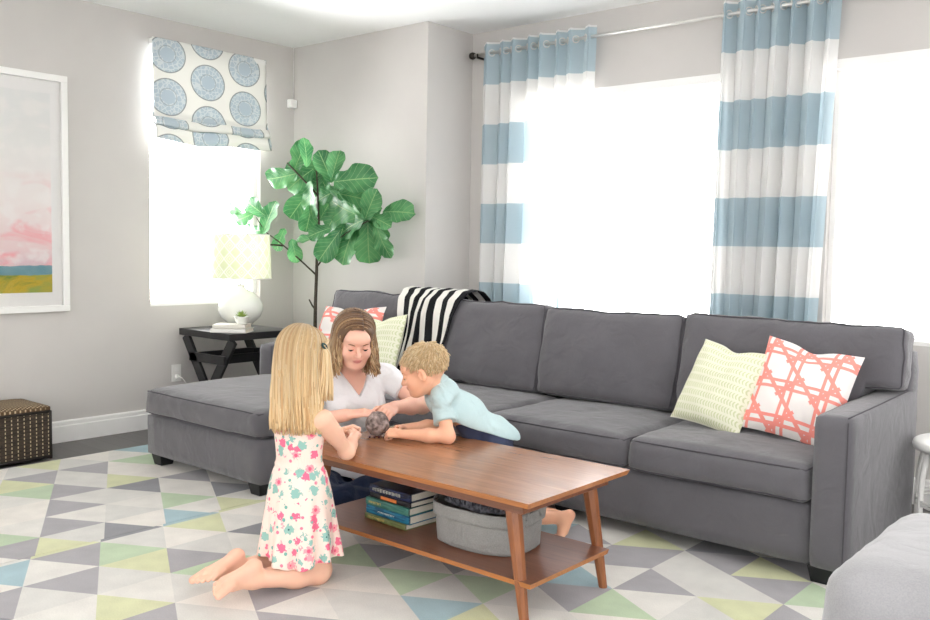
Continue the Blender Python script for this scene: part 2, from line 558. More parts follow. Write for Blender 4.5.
def rug(name, x0, x1, y0, y1, ox, oy, label, key, t=.012):
    H_, S_ = .262, .287
    bm = bmesh.new(); n0 = int((x0 - ox) / H_) - 2; n1 = int((x1 - ox) / H_) + 2
    rr = random.Random(key)
    last = {}
    for n in range(n0, n1):
        xa = ox + n * H_; xb = xa + H_
        offa = (n % 2) * S_ / 2; offb = ((n + 1) % 2) * S_ / 2
        m0 = int((y0 - oy) / S_) - 3; m1 = int((y1 - oy) / S_) + 3
        for m in range(m0, m1):
            ya = oy + offa + m * S_; yb = oy + offb + m * S_
            # two triangles: one with its edge on column n, one with its edge on column n+1
            up = offb > offa
            apex_b = yb if up else yb + S_
            t1 = [(xa, ya), (xb, apex_b), (xa, ya + S_)]
            e0 = yb; t2 = [(xb, e0), (xb, e0 + S_), (xa, ya + S_ if up else ya)]
            for kind, tri in ((0, t1), (1, t2)):
                vs = [bm.verts.new((p[0], p[1], t)) for p in tri]
                f = bm.faces.new(vs)
                cx = sum(p[0] for p in tri) / 3; cy = sum(p[1] for p in tri) / 3
                ci = None; best = .05
                for (qx, qy, qc) in RUGDOTS:
                    d = math.hypot(qx - cx, qy - cy)
                    if d < .085 and (ci is None or d < best): ci = qc; best = d
                if ci is None:
                    ci = rr.choices([0, 1, 2, 3, 4, 5, 6, 7], [6, 3, 4, 3, 2, 2, 2, 4])[0] if kind else rr.choices([0, 7, 1, 5, 6, 2, 4], [5, 4, 3, 2, 2, 3, 1])[0]
                f.material_index = ci
    for co, no in (((x0, 0, 0), (-1, 0, 0)), ((x1, 0, 0), (1, 0, 0)), ((0, y0, 0), (0, -1, 0)), ((0, y1, 0), (0, 1, 0))):
        bmesh.ops.bisect_plane(bm, geom=bm.verts[:] + bm.edges[:] + bm.faces[:], plane_co=co, plane_no=no, clear_outer=True)
    bmesh.ops.remove_doubles(bm, verts=bm.verts, dist=1e-4)
    bmesh.ops.recalc_face_normals(bm, faces=bm.faces)
    if sum(f.normal.z for f in bm.faces) < 0: bmesh.ops.reverse_faces(bm, faces=bm.faces)
    be = [e for e in bm.edges if len(e.link_faces) == 1]
    ex = bmesh.ops.extrude_edge_only(bm, edges=be)
    for v in [v for v in ex['geom'] if isinstance(v, bmesh.types.BMVert)]: v.co.z = .001
    me = bpy.data.meshes.new(name); 
    for v in bm.verts: v.co.x -= (x0 + x1) / 2; v.co.y -= (y0 + y1) / 2
    bm.to_mesh(me); bm.free()
    for m_ in RM: me.materials.append(m_)
    o = bpy.data.objects.new(name, me); COL.objects.link(o); o.location = ((x0 + x1) / 2, (y0 + y1) / 2, 0)
    return tag(o, label, 'rug')
RUGDOTS = []
RUGDOTS = [(-4.96,2.26,6), (-4.70,2.11,2), (-4.70,2.40,2), (-4.70,2.69,5), (-4.96,2.83,4), (-4.35,2.40,6), (-4.61,1.97,6), (-4.44,1.97,5), (-4.35,2.11,2), (-4.18,2.40,3), (-4.09,2.26,1), (-4.18,2.69,2), (-3.83,2.69,3), (-3.83,2.40,5), (-3.57,2.54,6), (-3.57,2.26,4), (-4.09,1.97,2), (-3.83,1.82,2), (-3.57,1.97,3), (-3.83,1.54,5), (-3.57,1.68,6), (-3.65,1.82,1), (-3.65,1.54,2), (-3.42,1.39,4), (-3.42,1.68,2), (-3.33,1.82,5), (-3.15,1.82,6), (-3.42,2.25,6), (-3.15,2.11,1), (-3.07,1.97,2), (-2.89,1.97,5), (-3.15,2.40,3), (-3.07,1.68,1), (-3.15,1.54,2), (-3.15,1.25,2), (-2.81,1.54,6), (-2.63,1.54,2), (-2.81,1.82,1), (-2.54,1.68,1), (-2.81,2.11,5), (-2.63,2.40,5), (-2.54,2.54,2), (-2.28,2.40,5), (-2.02,2.25,4), (-1.84,2.25,6), (-2.02,2.54,5), (-2.28,2.69,2), (-2.54,1.97,2), (-2.28,2.11,1), (-2.28,1.82,2), (-2.28,3.26,4), (-2.11,3.26,2), (-1.84,2.83,4), (-1.76,2.69,2), (-1.58,2.69,5), (-1.84,3.12,2), (-1.58,2.97,2), (-1.84,3.40,6), (-1.84,2.54,1), (-1.76,3.26,2), (-1.58,3.55,3), (-1.50,3.40,2), (-1.32,3.40,6), (-1.23,3.55,2), (-1.23,3.26,2), (-1.06,3.26,5), (-1.23,2.97,6), (-1.50,3.12,1), (-1.06,2.97,2), (-4.96,1.97,0), (-4.88,2.11,1), (-4.88,2.40,1), (-4.96,2.54,0), (-4.88,2.69,7), (-4.88,2.97,1), (-4.70,1.82,7), (-4.61,2.26,1), (-4.61,2.54,0), (-4.70,2.97,1), (-4.61,2.83,0), (-4.61,3.12,7), (-4.35,1.82,7), (-4.44,2.26,1), (-4.44,2.54,0), (-4.35,2.69,0), (-4.44,2.83,7), (-4.35,2.97,1), (-4.44,3.12,1), (-4.35,3.26,7), (-4.44,3.40,7), (-4.35,3.55,0), (-4.18,1.82,0), (-4.09,1.68,0), (-4.18,2.11,1), (-4.09,2.54,7), (-4.18,2.97,0), (-4.09,2.83,0), (-4.18,3.26,0), (-4.09,3.12,1), (-4.18,3.55,0), (-4.09,3.40,7), (-4.09,3.69,0), (-3.92,1.68,7), (-3.92,1.97,7), (-3.83,2.11,1), (-3.92,2.26,7), (-3.92,2.54,7), (-3.92,2.83,7), (-3.83,2.97,1), (-3.92,3.12,7), (-3.83,3.26,0), (-3.92,3.40,7), (-3.83,3.55,0), (-3.92,3.69,0), (-3.83,3.83,0), (-3.57,1.39,7), (-3.65,2.11,0), (-3.65,2.40,7), (-3.65,2.69,7), (-3.65,2.97,7), (-3.57,2.83,7), (-3.65,3.26,1), (-3.57,3.12,7), (-3.65,3.55,1), (-3.57,3.40,7), (-3.65,3.83,1), (-3.57,3.69,1), (-3.33,1.54,7), (-3.42,1.97,1), (-3.33,2.11,0), (-3.33,2.40,7), (-3.42,2.54,0), (-3.33,2.69,7), (-3.42,2.83,1), (-3.33,2.97,0), (-3.42,3.12,7), (-3.33,3.26,1), (-3.42,3.40,1), (-3.33,3.55,1), (-3.42,3.69,0), (-3.33,3.83,0), (-3.07,1.39,1), (-3.07,2.25,7), (-3.15,2.69,7), (-3.07,2.54,0), (-3.15,2.97,0), (-3.07,2.83,7), (-3.15,3.26,7), (-3.07,3.12,0), (-3.15,3.55,7), (-3.07,3.40,0), (-3.15,3.83,7), (-3.07,3.69,0), (-2.81,1.25,0), (-2.89,1.39,7), (-2.89,1.68,7), (-2.89,2.25,7), (-2.81,2.40,0), (-2.89,2.54,0), (-2.81,2.69,1), (-2.89,2.83,1), (-2.81,2.97,0), (-2.89,3.12,7), (-2.81,3.26,1), (-2.89,3.40,7), (-2.81,3.55,1), (-2.89,3.69,7), (-2.81,3.83,1), (-2.63,1.82,0), (-2.63,2.11,0), (-2.54,2.25,7), (-2.63,2.69,0), (-2.63,2.97,0), (-2.54,2.83,0), (-2.63,3.26,1), (-2.54,3.12,1), (-2.63,3.55,0), (-2.54,3.40,0), (-2.63,3.83,7), (-2.54,3.69,7), (-2.37,1.68,1), (-2.37,1.97,7), (-2.37,2.25,0), (-2.37,2.54,0), (-2.37,2.83,7), (-2.28,2.97,7), (-2.37,3.12,7), (-2.37,3.40,0), (-2.28,3.55,7), (-2.37,3.69,7), (-2.28,3.83,7), (-2.11,2.11,1), (-2.02,1.97,7), (-2.11,2.40,1), (-2.11,2.69,1), (-2.11,2.97,0), (-2.02,2.83,1), (-2.02,3.12,1), (-2.11,3.55,7), (-2.02,3.40,7), (-2.11,3.83,0), (-2.02,3.69,7), (-1.76,2.40,7), (-1.76,2.97,7), (-1.76,3.55,1), (-1.84,3.69,7), (-1.76,3.83,1), (-1.58,2.40,7), (-1.50,2.54,0), (-1.50,2.83,7), (-1.58,3.26,1), (-1.58,3.83,7), (-1.50,3.69,0), (-1.23,2.69,7), (-1.32,2.83,1), (-1.32,3.12,1), (-1.32,3.69,0), (-1.23,3.83,0), (-0.97,3.12,7), (-1.06,3.55,7), (-0.97,3.40,7), (-1.06,3.83,7), (-0.97,3.69,1)]
rug('area_rug', -5.025, -3.537, .3, 3.9, -4.003, 1.825, 'pale triangle-patterned rug on the left, reaching under the chaise and beside the wicker basket', 5)
rug('area_rug', -3.533, -.95, .3, 3.9, -2.456, 2.111, 'pale grey, green and blue triangle-patterned rug under the wooden coffee table', 9)
# =================================================================== SOFA
sofa = thing('sectional_sofa', 'large charcoal grey fabric sectional sofa with a chaise at its left end', 'sofa', (-2.8, 3.6, 0))
def cushion(name, c, h, r, parent, mat, crown=(.0, .0, .0), n=(20, 20, 8), seed=0, wr=.004, tilt=None, pipe=True, crown_bot=0.0, shape=None):
    """upholstered cushion: c centre, h half sizes, crown = bulge of x,y,z faces; piping along the upper and lower edge"""
    rb = rbox_fn(h[0], h[1], h[2], r)
    T = tilt if tilt is not None else Matrix.Identity(3)
    def fn(x, y, z):
        p = rb(x, y, z)
        bx = (1 - x * x) ** .6 if abs(x) < 1 else 0; by = (1 - y * y) ** .6 if abs(y) < 1 else 0; bz = (1 - z * z) ** .6 if abs(z) < 1 else 0
        p = p + np.array((crown[0] * by * bz * np.sign(x) * abs(x) ** 3, crown[1] * bx * bz * np.sign(y) * abs(y) ** 3, (crown[2] if z > 0 else crown_bot) * bx * by * np.sign(z) * abs(z) ** 3))
        nz = noise.noise(Vector((p[0] * 4 + seed, p[1] * 4, p[2] * 4))) * wr * 2 + noise.noise(Vector((p[0] * 13, p[1] * 13 + seed, p[2] * 13))) * wr
        q = p / (np.linalg.norm(p) + 1e-6)
        p = p + q * nz
        if shape: p = shape(p, x, y, z)
        v = T @ Vector(p)
        return (v.x + c[0], v.y + c[1], v.z + c[2])
    v, f = cubemap(fn, n)
    o = put(name, v, f, mat, parent)
    return o, fn
def ring_xy(fn, z, n=14, e=.985):
    pts = []
    for i in range(n): pts.append(fn(-1 + 2 * i / n, -1, z))
    for i in range(n): pts.append(fn(1, -1 + 2 * i / n, z))
    for i in range(n): pts.append(fn(1 - 2 * i / n, 1, z))
    for i in range(n): pts.append(fn(-1, 1 - 2 * i / n, z))
    return pts
def ring_xz(fn, y, n=14):
    pts = []
    for i in range(n): pts.append(fn(-1 + 2 * i / n, y, -1))
    for i in range(n): pts.append(fn(1, y, -1 + 2 * i / n))
    for i in range(n): pts.append(fn(1 - 2 * i / n, y, 1))
    for i in range(n): pts.append(fn(-1, y, 1 - 2 * i / n))
    return pts
def rb(name, x0, x1, y0, y1, z0, z1, r, parent, mat, crown=(0, 0, 0), n=(10, 10, 8), wr=.0015, seed=0, shape=None):
    return cushion(name, ((x0 + x1) / 2, (y0 + y1) / 2, (z0 + z1) / 2), ((x1 - x0) / 2, (y1 - y0) / 2, (z1 - z0) / 2), r, parent, mat, crown, n, seed, wr, shape=shape)
SF = M['sofa']
rb('base', -3.56, -1.165, 3.40, 4.32, .07, .305, .015, sofa, SF, n=(24, 8, 4))
rb('chaise_base', -4.59, -3.553, 2.665, 4.32, .07, .295, .015, sofa, SF, n=(12, 16, 4))
rb('back_frame', -4.58, -1.03, 4.18, 4.34, .10, .84, .04, sofa, SF, n=(30, 4, 8))
def armshape(p, x, y, z):
    if z > 0: p = p + np.array((0, 0, .018 * (y + 1) / 2 * z))
    return p
arm, afn = rb('arm', -1.165, -1.022, 3.385, 4.30, .07, .652, .022, sofa, SF, n=(4, 16, 12), shape=armshape)
G().tube([afn(.72, y, .995) for y in np.linspace(-.96, .98, 12)], .0028, 5).put('piping', M['piping'], arm)
G().tube([afn(.80, -.995, z) for z in np.linspace(-.98, .95, 10)], .0028, 5).put('piping', M['piping'], arm)
arm2, afn2 = rb('arm', -4.60, -4.455, 3.43, 4.30, .29, .642, .03, sofa, SF, n=(4, 12, 8), shape=armshape)
G().tube([afn2(.80, -.995, z) for z in np.linspace(-.98, .95, 10)], .0028, 5).put('piping', M['piping'], arm2)
def seat(name, x0, x1, y0, y1, z0, z1, seed, **k):
    o, fn = cushion(name, ((x0 + x1) / 2, (y0 + y1) / 2, (z0 + z1) / 2), ((x1 - x0) / 2, (y1 - y0) / 2, (z1 - z0) / 2), .028, sofa, SF,
                    crown=(.004, .014, .032), n=(28, 28, 6), seed=seed, wr=.008, crown_bot=0)
    G().tube(ring_xy(fn, .93), .0036, 6, closed=True).put('piping', M['piping'], o)
    G().tube(ring_xy(fn, -.93), .0034, 6, closed=True).put('piping', M['piping'], o)
seat('chaise_cushion', -4.585, -3.552, 2.652, 4.12, .298, .438, 1)
seat('seat_cushion', -3.546, -2.752, 3.385, 4.08, .308, .445, 4)
seat('seat_cushion', -2.746, -1.955, 3.385, 4.08, .308, .445, 8)
seat('seat_cushion', -1.949, -1.170, 3.378, 4.08, .308, .450, 15)
def back(x0, x1, zt, seed, z0=.455, lean=.20, ycen=4.07, arm_side=False):
    c = ((x0 + x1) / 2, ycen, (z0 + zt) / 2)
    T = Matrix.Rotation(-lean, 3, 'X')
    def shp(p, x, y, z):
        if arm_side:
            k = min(1, max(0, (p[0] - .335) / .03)); k = k * k * (3 - 2 * k); H2 = (zt - z0) / 2
            lo = -H2 + .225 * k; p = np.array((p[0], p[1], lo + (p[2] + H2) * (H2 - lo) / (2 * H2)))
        return p + np.array((0, 0, -.012 * (1 - abs(x)) * (z > .5)))
    o, fn = cushion('back_cushion', c, ((x1 - x0) / 2, .085, (zt - z0) / 2), .03, sofa, SF, crown=(.008, .035, .010), n=(22, 6, 16), seed=seed, wr=.008, tilt=T, shape=shp)
    G().tube(ring_xz(fn, -.88), .0036, 6, closed=True).put('piping', M['piping'], o)
    G().tube(ring_xz(fn, .88), .0036, 6, closed=True).put('piping', M['piping'], o)
back(-4.59, -3.72, .955, 21); back(-3.713, -2.855, .94, 33); back(-2.850, -2.035, .93, 45)
back(-2.03, -1.025, .945, 57, arm_side=True)
for x, y in ((-1.165, 3.40), (-4.56, 2.68), (-3.67, 2.68), (-4.56, 4.2), (-1.13, 4.2), (-3.0, 4.2), (-2.4, 3.5)):
    g = G(); v = []
    for z, s in ((0, .036), (.075, .048)):
        for i, j in ((-1, -1), (1, -1), (1, 1), (-1, 1)): v.append((x + .045 + i * s, y + .045 + j * s, z + .012 if z == 0 else z))
    g.add(v, [(3, 2, 1, 0), (4, 5, 6, 7), (0, 1, 5, 4), (1, 2, 6, 5), (2, 3, 7, 6), (3, 0, 4, 7)])
    g.put('leg', M['foot'], sofa, bevel=.003)
# =================================================================== THROW
def m_throw():
    a = N('striped_knit'); u, v, w = a.sep(a.uv())
    f = a.math('FRACT', a.math('ADD', a.math('MULTIPLY', u, 6.0), .5))
    m = a.math('GREATER_THAN', f, .5)
    co = a.coord(); n = a.noise(co, 350, 2)
    c = a.mix(m, srgb(34, 34, 36), srgb(232, 229, 222))
    a.color(c); a.rough(.95, .1); a.bump(n, .5, .004)
    return a.m
M['throw'] = m_throw()
def throw_path(s):
    """cross-section over the sofa back: s 0 (back, low) .. 1 (front, on the seat)"""
    pts = [(4.375, .50), (4.375, .70), (4.36, .86), (4.30, .938), (4.235, .980), (4.16, .990), (4.075, .982), (4.008, .935), (3.972, .855), (3.945, .72), (3.905, .60), (3.87, .52), (3.80, .492), (3.72, .492)]
    t = s * (len(pts) - 1); i = min(int(t), len(pts) - 2); f_ = t - i
    return np.array(pts[i]) * (1 - f_) + np.array(pts[i + 1]) * f_
def throw_fn(u, w):
    p = throw_path(w)
    # top spans 66 cm, gathered towards the right foot as it falls to the seat
    k = max(0, (w - .42) / .58)
    xl = -4.06 + .10 * min(1, w / .5) + .14 * k; xr = -3.46 + .02 * min(1, w / .5) - .06 * k
    x = xl + (xr - xl) * u
    amp = .006 + .014 * k
    fold = amp * math.sin(u * 17 + 5 * k + 1.5 * math.sin(w * 7)) + .006 * math.sin(u * 39 + 4 * k)
    ny, nz = (-.97, .25) if w > .5 else ((.0, 1) if w > .3 else (1, 0))
    return (x + (.010 + .030 * k) * math.sin(w * 9 + u * 9 + 1), p[0] + ny * (abs(fold) + .004), p[1] + (nz if w > .3 else 0) * (abs(fold) * .6 + .004))
throw = G().grid(throw_fn, 90, 60).put('throw_blanket', M['throw'], solid=.006)
tag(throw, 'black and white striped throw blanket draped over the sofa back', 'blanket')
# =================================================================== PILLOWS
def m_pillow_cane():
    a = N('coral_cane_print'); u, v, w = a.sep(a.uv())
    s = 2.7
    U = a.math('MULTIPLY', u, s); V = a.math('MULTIPLY', v, s)
    def band(x, off, wd):
        f = a.math('FRACT', a.math('ADD', x, off))
        return a.math('LESS_THAN', a.math('ABSOLUTE', a.math('SUBTRACT', f, .5)), wd)
    D1 = a.math('ADD', U, V); D2 = a.math('SUBTRACT', U, V)
    parts = [band(U, .10, .045), band(U, -.10, .045), band(V, .10, .045), band(V, -.10, .045), band(D1, .0, .075), band(D2, .5, .075)]
    m = parts[0]
    for p in parts[1:]: m = a.math('MAXIMUM', m, p)
    # round white holes of the weave
    fu = a.math('SUBTRACT', a.math('FRACT', U), .5 - .5); fv = a.math('FRACT', V)
    du = a.math('SUBTRACT', a.math('FRACT', a.math('ADD', U, .5)), .5); dv = a.math('SUBTRACT', a.math('FRACT', a.math('ADD', V, .5)), .5)
    r = a.math('SQRT', a.math('ADD', a.math('MULTIPLY', du, du), a.math('MULTIPLY', dv, dv)))
    hole = a.math('GREATER_THAN', r, .25)
    m = a.math('MULTIPLY', m, hole)
    c = a.mix(m, srgb(236, 229, 225), srgb(243, 150, 139))
    a.color(c); a.rough(.9, .1); a.bump(a.noise(a.coord(), 800, 2), .15, .003)
    return a.m
def m_pillow_green():
    a = N('pale_green_print'); u, v, w = a.sep(a.uv())
    w1 = a.math('SINE', a.math('MULTIPLY', v, 2 * PI * 11))
    z = a.math('SINE', a.math('ADD', a.math('MULTIPLY', u, 2 * PI * 26), a.math('MULTIPLY', w1, 1.5)))
    m = a.math('MULTIPLY', a.math('GREATER_THAN', z, .1), a.math('GREATER_THAN', w1, -.55))
    c = a.mix(a.math('MULTIPLY', m, .75), srgb(230, 230, 208), srgb(196, 202, 152))
    a.color(c); a.rough(.92, .1); a.bump(a.noise(a.coord(), 800, 2), .15, .003)
    return a.m
M['coral'] = m_pillow_cane(); M['green'] = m_pillow_green()
def pillow(name, c, w, h, d, ax, up, mat, label, group, dent=.06, sag=0., seed=0):
    """throw pillow: ax = width direction, up = height direction, front = ax x up"""
    ax = Vector(ax).normalized(); up = Vector(up); up = (up - ax * up.dot(ax)).normalized(); fr = ax.cross(up)
    c = Vector(c); g = G(); n = 26
    def side(sgn):
        def fn(u, v):
            x = 2 * u - 1; y = 2 * v - 1
            e = .055
            px = x * (1 - e * (1 - y * y)); py = y * (1 - e * (1 - x * x))
            if y > 0: py -= dent * 2 * math.exp(-(x / .30) ** 2) * y ** 2 / 1.0 * (h / .45)
            th = (max(0, (1 - x ** 4)) ** .55) * (max(0, (1 - y ** 4)) ** .55)
            th *= .65 + .35 * (1 - .5 * (x * x + y * y))
            if dent: th *= 1 - .35 * math.exp(-(x / .3) ** 2) * max(0, y)
            wr = noise.noise(Vector((x * 3 + seed, y * 3, sgn * 2))) * .012 * (1 if abs(x) < .98 and abs(y) < .98 else 0)
            p = c + ax * (px * w / 2) + up * (py * h / 2 - sag * (1 - x * x) * .0) + fr * (sgn * (th * d / 2 + wr * th))
            return tuple(p)
        return fn
    g.grid(side(1), n, n, lambda u, v: (u + .13, v + .07))
    g2 = G().grid(side(-1), n, n, lambda u, v: (u + .13, v + .07))
    g.add(g2.v, [q[::-1] for q in g2.f], g2.uv)
    o = put(name, g.v, g.f, mat, None, uv=g.uv)
    return tag(o, label, 'pillow', group)
GP = 'throw pillows on the sofa'
pillow('throw_pillow', (-1.705, 3.77, .655), .37, .40, .14, (.95, -.22, -.10), (.26, .42, .87), M['green'], 'pale green patterned throw pillow at the sofa right end, beside the coral one', GP, seed=3)
pillow('throw_pillow', (-1.362, 3.79, .668), .40, .43, .15, (.93, .06, -.15), (.20, .46, .87), M['coral'], 'coral and white cane-patterned throw pillow leaning on the right sofa arm', GP, seed=9)
pillow('throw_pillow', (-4.21, 3.80, .660), .60, .46, .15, (1, -.06, .05), (-.06, .40, .91), M['coral'], 'coral and white cane-patterned throw pillow on the chaise behind the woman', GP, dent=.09, seed=14)
pillow('throw_pillow', (-3.82, 3.70, .655), .38, .40, .14, (.97, .02, .12), (-.12, .42, .90), M['green'], 'pale green patterned throw pillow beside the striped throw, behind the woman', GP, seed=22)
# =================================================================== COFFEE TABLE
ct = thing('coffee_table', 'mid-century walnut coffee table with splayed tapered legs and a lower shelf', 'table', (-2.24, 2.575, 0))
TX0, TX1, TY0, TY1 = -2.83, -1.645, 2.262, 2.888
def slab(x0, x1, y0, y1, z0, z1, ch):
    v = []
    cs = [(x0, y0), (x1, y0), (x1, y1), (x0, y1)]
    cx, cy = (x0 + x1) / 2, (y0 + y1) / 2
    ins = lambda x, y, d: (x - d * np.sign(x - cx), y - d * np.sign(y - cy))
    for x, y in cs: v.append((*ins(x, y, ch), z0))
    for x, y in cs: v.append((x, y, z1))
    return v, [(3, 2, 1, 0), (4, 5, 6, 7), (0, 1, 5, 4), (1, 2, 6, 5), (2, 3, 7, 6), (3, 0, 4, 7)]
v, f = slab(TX0, TX1, TY0, TY1, .4305, .450, .008)
top = put('tabletop', v, f, None, ct, mats=[M['walnut'], M['walnut_edge']], matidx=[0, 0, 1, 1, 1, 1], smooth=False)
g = G()
g.box(TX0 + .05, TX1 - .06, TY0 + .05, TY0 + .07, .392, .4305).box(TX0 + .05, TX1 - .06, TY1 - .07, TY1 - .05, .392, .4305)
g.box(TX0 + .05, TX0 + .07, TY0 + .07, TY1 - .07, .392, .4305).box(TX1 - .08, TX1 - .06, TY0 + .07, TY1 - .07, .392, .4305)
g.put('apron', M['walnut_shelf'], ct, smooth=False, bevel=.002)
v, f = slab(-2.80, -1.672, 2.318, 2.800, .150, .168, .004)
put('shelf', v, f, None, ct, mats=[M['walnut_shelf'], M['walnut_edge']], matidx=[0, 0, 1, 1, 1, 1], smooth=False)
for sx in (0, 1):
    for sy in (0, 1):
        xt = TX1 - .130 if sx else TX0 + .130; xb = TX1 - .058 if sx else TX0 + .058
        yt = TY1 - .085 if sy else TY0 + .085; yb = TY1 - .072 if sy else TY0 + .072
        g = G(); pts = []
        a = np.array((xt, yt, .4305)); b = np.array((xb, yb, .013))
        prof = [(0, .029), (.2, .0285), (.55, .0235), (1, .0165)]
        v = []; k = 8
        for t, r in prof:
            p = a + (b - a) * t
            for i in range(k):
                an = 2 * PI * (i + .5) / k
                q = 1 / max(abs(math.cos(an)), abs(math.sin(an))) * .92
                v.append((p[0] + r * q * math.cos(an), p[1] + r * q * math.sin(an), p[2]))
        f = []
        for j in range(len(prof) - 1):
            for i in range(k):
                l = (i + 1) % k; f.append((j * k + i, (j + 1) * k + i, (j + 1) * k + l, j * k + l))
        f.append(tuple(range(k))); f.append(tuple((len(prof) - 1) * k + i for i in range(k))[::-1])
        put('leg', v, f, M['walnut_leg'], ct, smooth=False, bevel=.002)
# =================================================================== BOOKS ON THE SHELF
def m_cover(name, c1, c2=None, kind=0):
    a = N(name); co = a.coord()
    if c2 is None: a.color(c1)
    else:
        n = a.noise(a.mapping(co, (8, 8, 60)), 2, 3)
        a.color(a.mix(a.ramp(n, [(.45, (0, 0, 0, 1)), (.6, (1, 1, 1, 1))]), c1, c2))
    a.rough(.35, .5)
    return a.m
M['pages'] = mplain('book_pages', srgb(226, 219, 204), .9, .1, .1, 300)
def font_text(body, size, mat, parent, loc, rot, name='lettering', depth=.0004, width=None):
    cu = bpy.data.curves.new(name, 'FONT'); cu.body = body; cu.size = size; cu.extrude = depth
    cu.align_x = 'CENTER'; cu.align_y = 'CENTER'
    t = bpy.data.objects.new('tmp_text', cu); COL.objects.link(t)
    bpy.context.view_layer.update()
    me = bpy.data.meshes.new_from_object(t.evaluated_get(bpy.context.evaluated_depsgraph_get()))
    bpy.data.objects.remove(t); bpy.data.curves.remove(cu)
    xs = [v.co.x for v in me.vertices]
    s = 1.0
    if width: s = width / (max(xs) - min(xs))
    R = Matrix(rot).transposed() if not isinstance(rot, Matrix) else rot
    org = root_of(parent).location
    for v in me.vertices:
        p = Vector((v.co.x * s, v.co.y * (s if s < 1 else 1), v.co.z))
        v.co = R @ p + Vector(loc) - org
    me.materials.clear(); me.materials.append(mat)
    o = bpy.data.objects.new(name, me); COL.objects.link(o); o.parent = parent
    return o
def book(c, w, d, h, yaw, mat, label, group, spine_mat=None, text=None, tmat=None, name='book', twidth=None):
    """lying book: spine faces -y (before yaw); w along the spine, d deep, h thick; c = bottom centre"""
    r = thing(name, label, 'book', c, group)
    R = Matrix.Rotation(yaw, 3, 'Z'); cv = Vector(c)
    def tr(g):
        g.v = [tuple(R @ Vector(p) + cv) for p in g.v]; return g
    t = .003
    g = G()
    g.box(-w / 2, w / 2, -d / 2, d / 2, .0005, t).box(-w / 2, w / 2, -d / 2, d / 2, h - t, h - .0005)
    n = 6; v = []; 
    for i in range(n + 1):
        a = -PI / 2 + PI * i / n
        y = -d / 2 - .004 * math.cos(a); z = h / 2 + (h / 2 - .0005) * math.sin(a)
        v += [(-w / 2, y, z), (w / 2, y, z)]
    f = [(2 * i, 2 * i + 1, 2 * i + 3, 2 * i + 2) for i in range(n)]
    nb = len(v); v += [(-w / 2, -d / 2 + .004, t), (w / 2, -d / 2 + .004, t), (-w / 2, -d / 2 + .004, h - t), (w / 2, -d / 2 + .004, h - t)]
    f += [(nb + 1, nb, nb + 2, nb + 3), (0, 2 * n, nb + 2, nb), (2 * n + 1, 1, nb + 1, nb + 3)]
    g.add(v, f)
    cover = tr(g).put('cover', mat, r, smooth=False)
    g = G().box(-w / 2 + .004, w / 2 - .004, -d / 2 + .004, d / 2 - .004, t, h - t)
    tr(g).put('pages', M['pages'], r, smooth=False)
    if text:
        font_text(text, h * .62, tmat, cover, R @ Vector((0, -d / 2 - .0052, h / 2)) + cv, R @ Matrix(((1, 0, 0), (0, 0, -1), (0, 1, 0))), 'lettering', .0003, twidth)
    return r
GB = 'books stacked on the coffee table shelf'
M['pale_ink'] = mplain('pale_ink', srgb(214, 214, 200), .5)
M['gold_ink'] = mplain('gold_ink', srgb(206, 184, 110), .4)
M['orange'] = mplain('orange_label', srgb(226, 132, 70), .5)
zb = .1685; by = 3.165
BX = -2.452
bk = [(.185, .170, .024, .02, m_cover('olive_cover', srgb(96, 106, 62), srgb(122, 128, 84)), 'olive green hardback at the bottom of the book stack on the table shelf'),
      (.190, .165, .034, .05, m_cover('blue_cover', srgb(22, 84, 116), srgb(46, 128, 160)), 'glossy blue hardback in the book stack, above the olive one'),
      (.190, .165, .031, .05, m_cover('teal_cover', srgb(58, 112, 104), srgb(82, 138, 124)), 'teal green hardback in the middle of the book stack on the shelf'),
      (.180, .150, .022, .03, m_cover('black_cover', srgb(28, 27, 34)), 'slim black hardback with an orange spine label in the book stack'),
      (.178, .150, .032, .06, m_cover('dark_navy_cover', srgb(24, 28, 44), srgb(44, 54, 92)), 'dark navy hardback on top of the book stack on the shelf')]
books = []
z = zb; BROT = math.radians(-3)
for i, (w, d, h, yw, m_, lb) in enumerate(bk):
    txt = [None, None, None, None, None][i]
    b = book((BX + (0.012 if i >= 3 else 0) - (.012 if i == 0 else 0), 2.532 - .003 * i, z), w * 1.28, d, h, BROT + (yw - .03), m_, lb, GB)
    books.append((b, z, h, w * 1.28, d, BROT + (yw - .03))); z += h + .0005
def spine_marks(b, n, mat, u0, u1, hh, seed):
    """illegible small gilt characters on a spine (too small to read in the photo)"""
    r, z0, h, w, d, yaw = b; rr = random.Random(seed); g = G(); R = Matrix.Rotation(yaw, 3, 'Z'); c = Vector(r.location)
    x = u0
    while x < u1:
        cw = rr.uniform(.004, .008); ch = hh * rr.uniform(.75, 1.0)
        k = rr.randint(0, 2)
        bars = [(x, x + .0014, -ch / 2, ch / 2), (x, x + cw, ch / 2 - .0014, ch / 2)]
        if k: bars.append((x, x + cw, -.0007, .0007))
        if k == 2: bars.append((x + cw - .0014, x + cw, -ch / 2, ch / 2))
        for a, b_, e, f_ in bars:
            v0 = G().box(a - w / 2, b_ - w / 2, -d / 2 - .0052, -d / 2 - .0040, h / 2 + e, h / 2 + f_)
            g.add([tuple(R @ Vector(p) + c) for p in v0.v], v0.f)
        x += cw + .0025
    cov = [o for o in r.children if o.name.startswith('cover')][0]
    g.put('lettering', mat, cov, smooth=False)
spine_marks(books[0], 10, M['gold_ink'], .02, .12, .010, 1)
spine_marks(books[1], 10, M['pale_ink'], .07, .16, .007, 2)
spine_marks(books[2], 10, M['gold_ink'], .02, .09, .010, 3)
spine_marks(books[4], 10, M['pale_ink'], .02, .17, .014, 4)
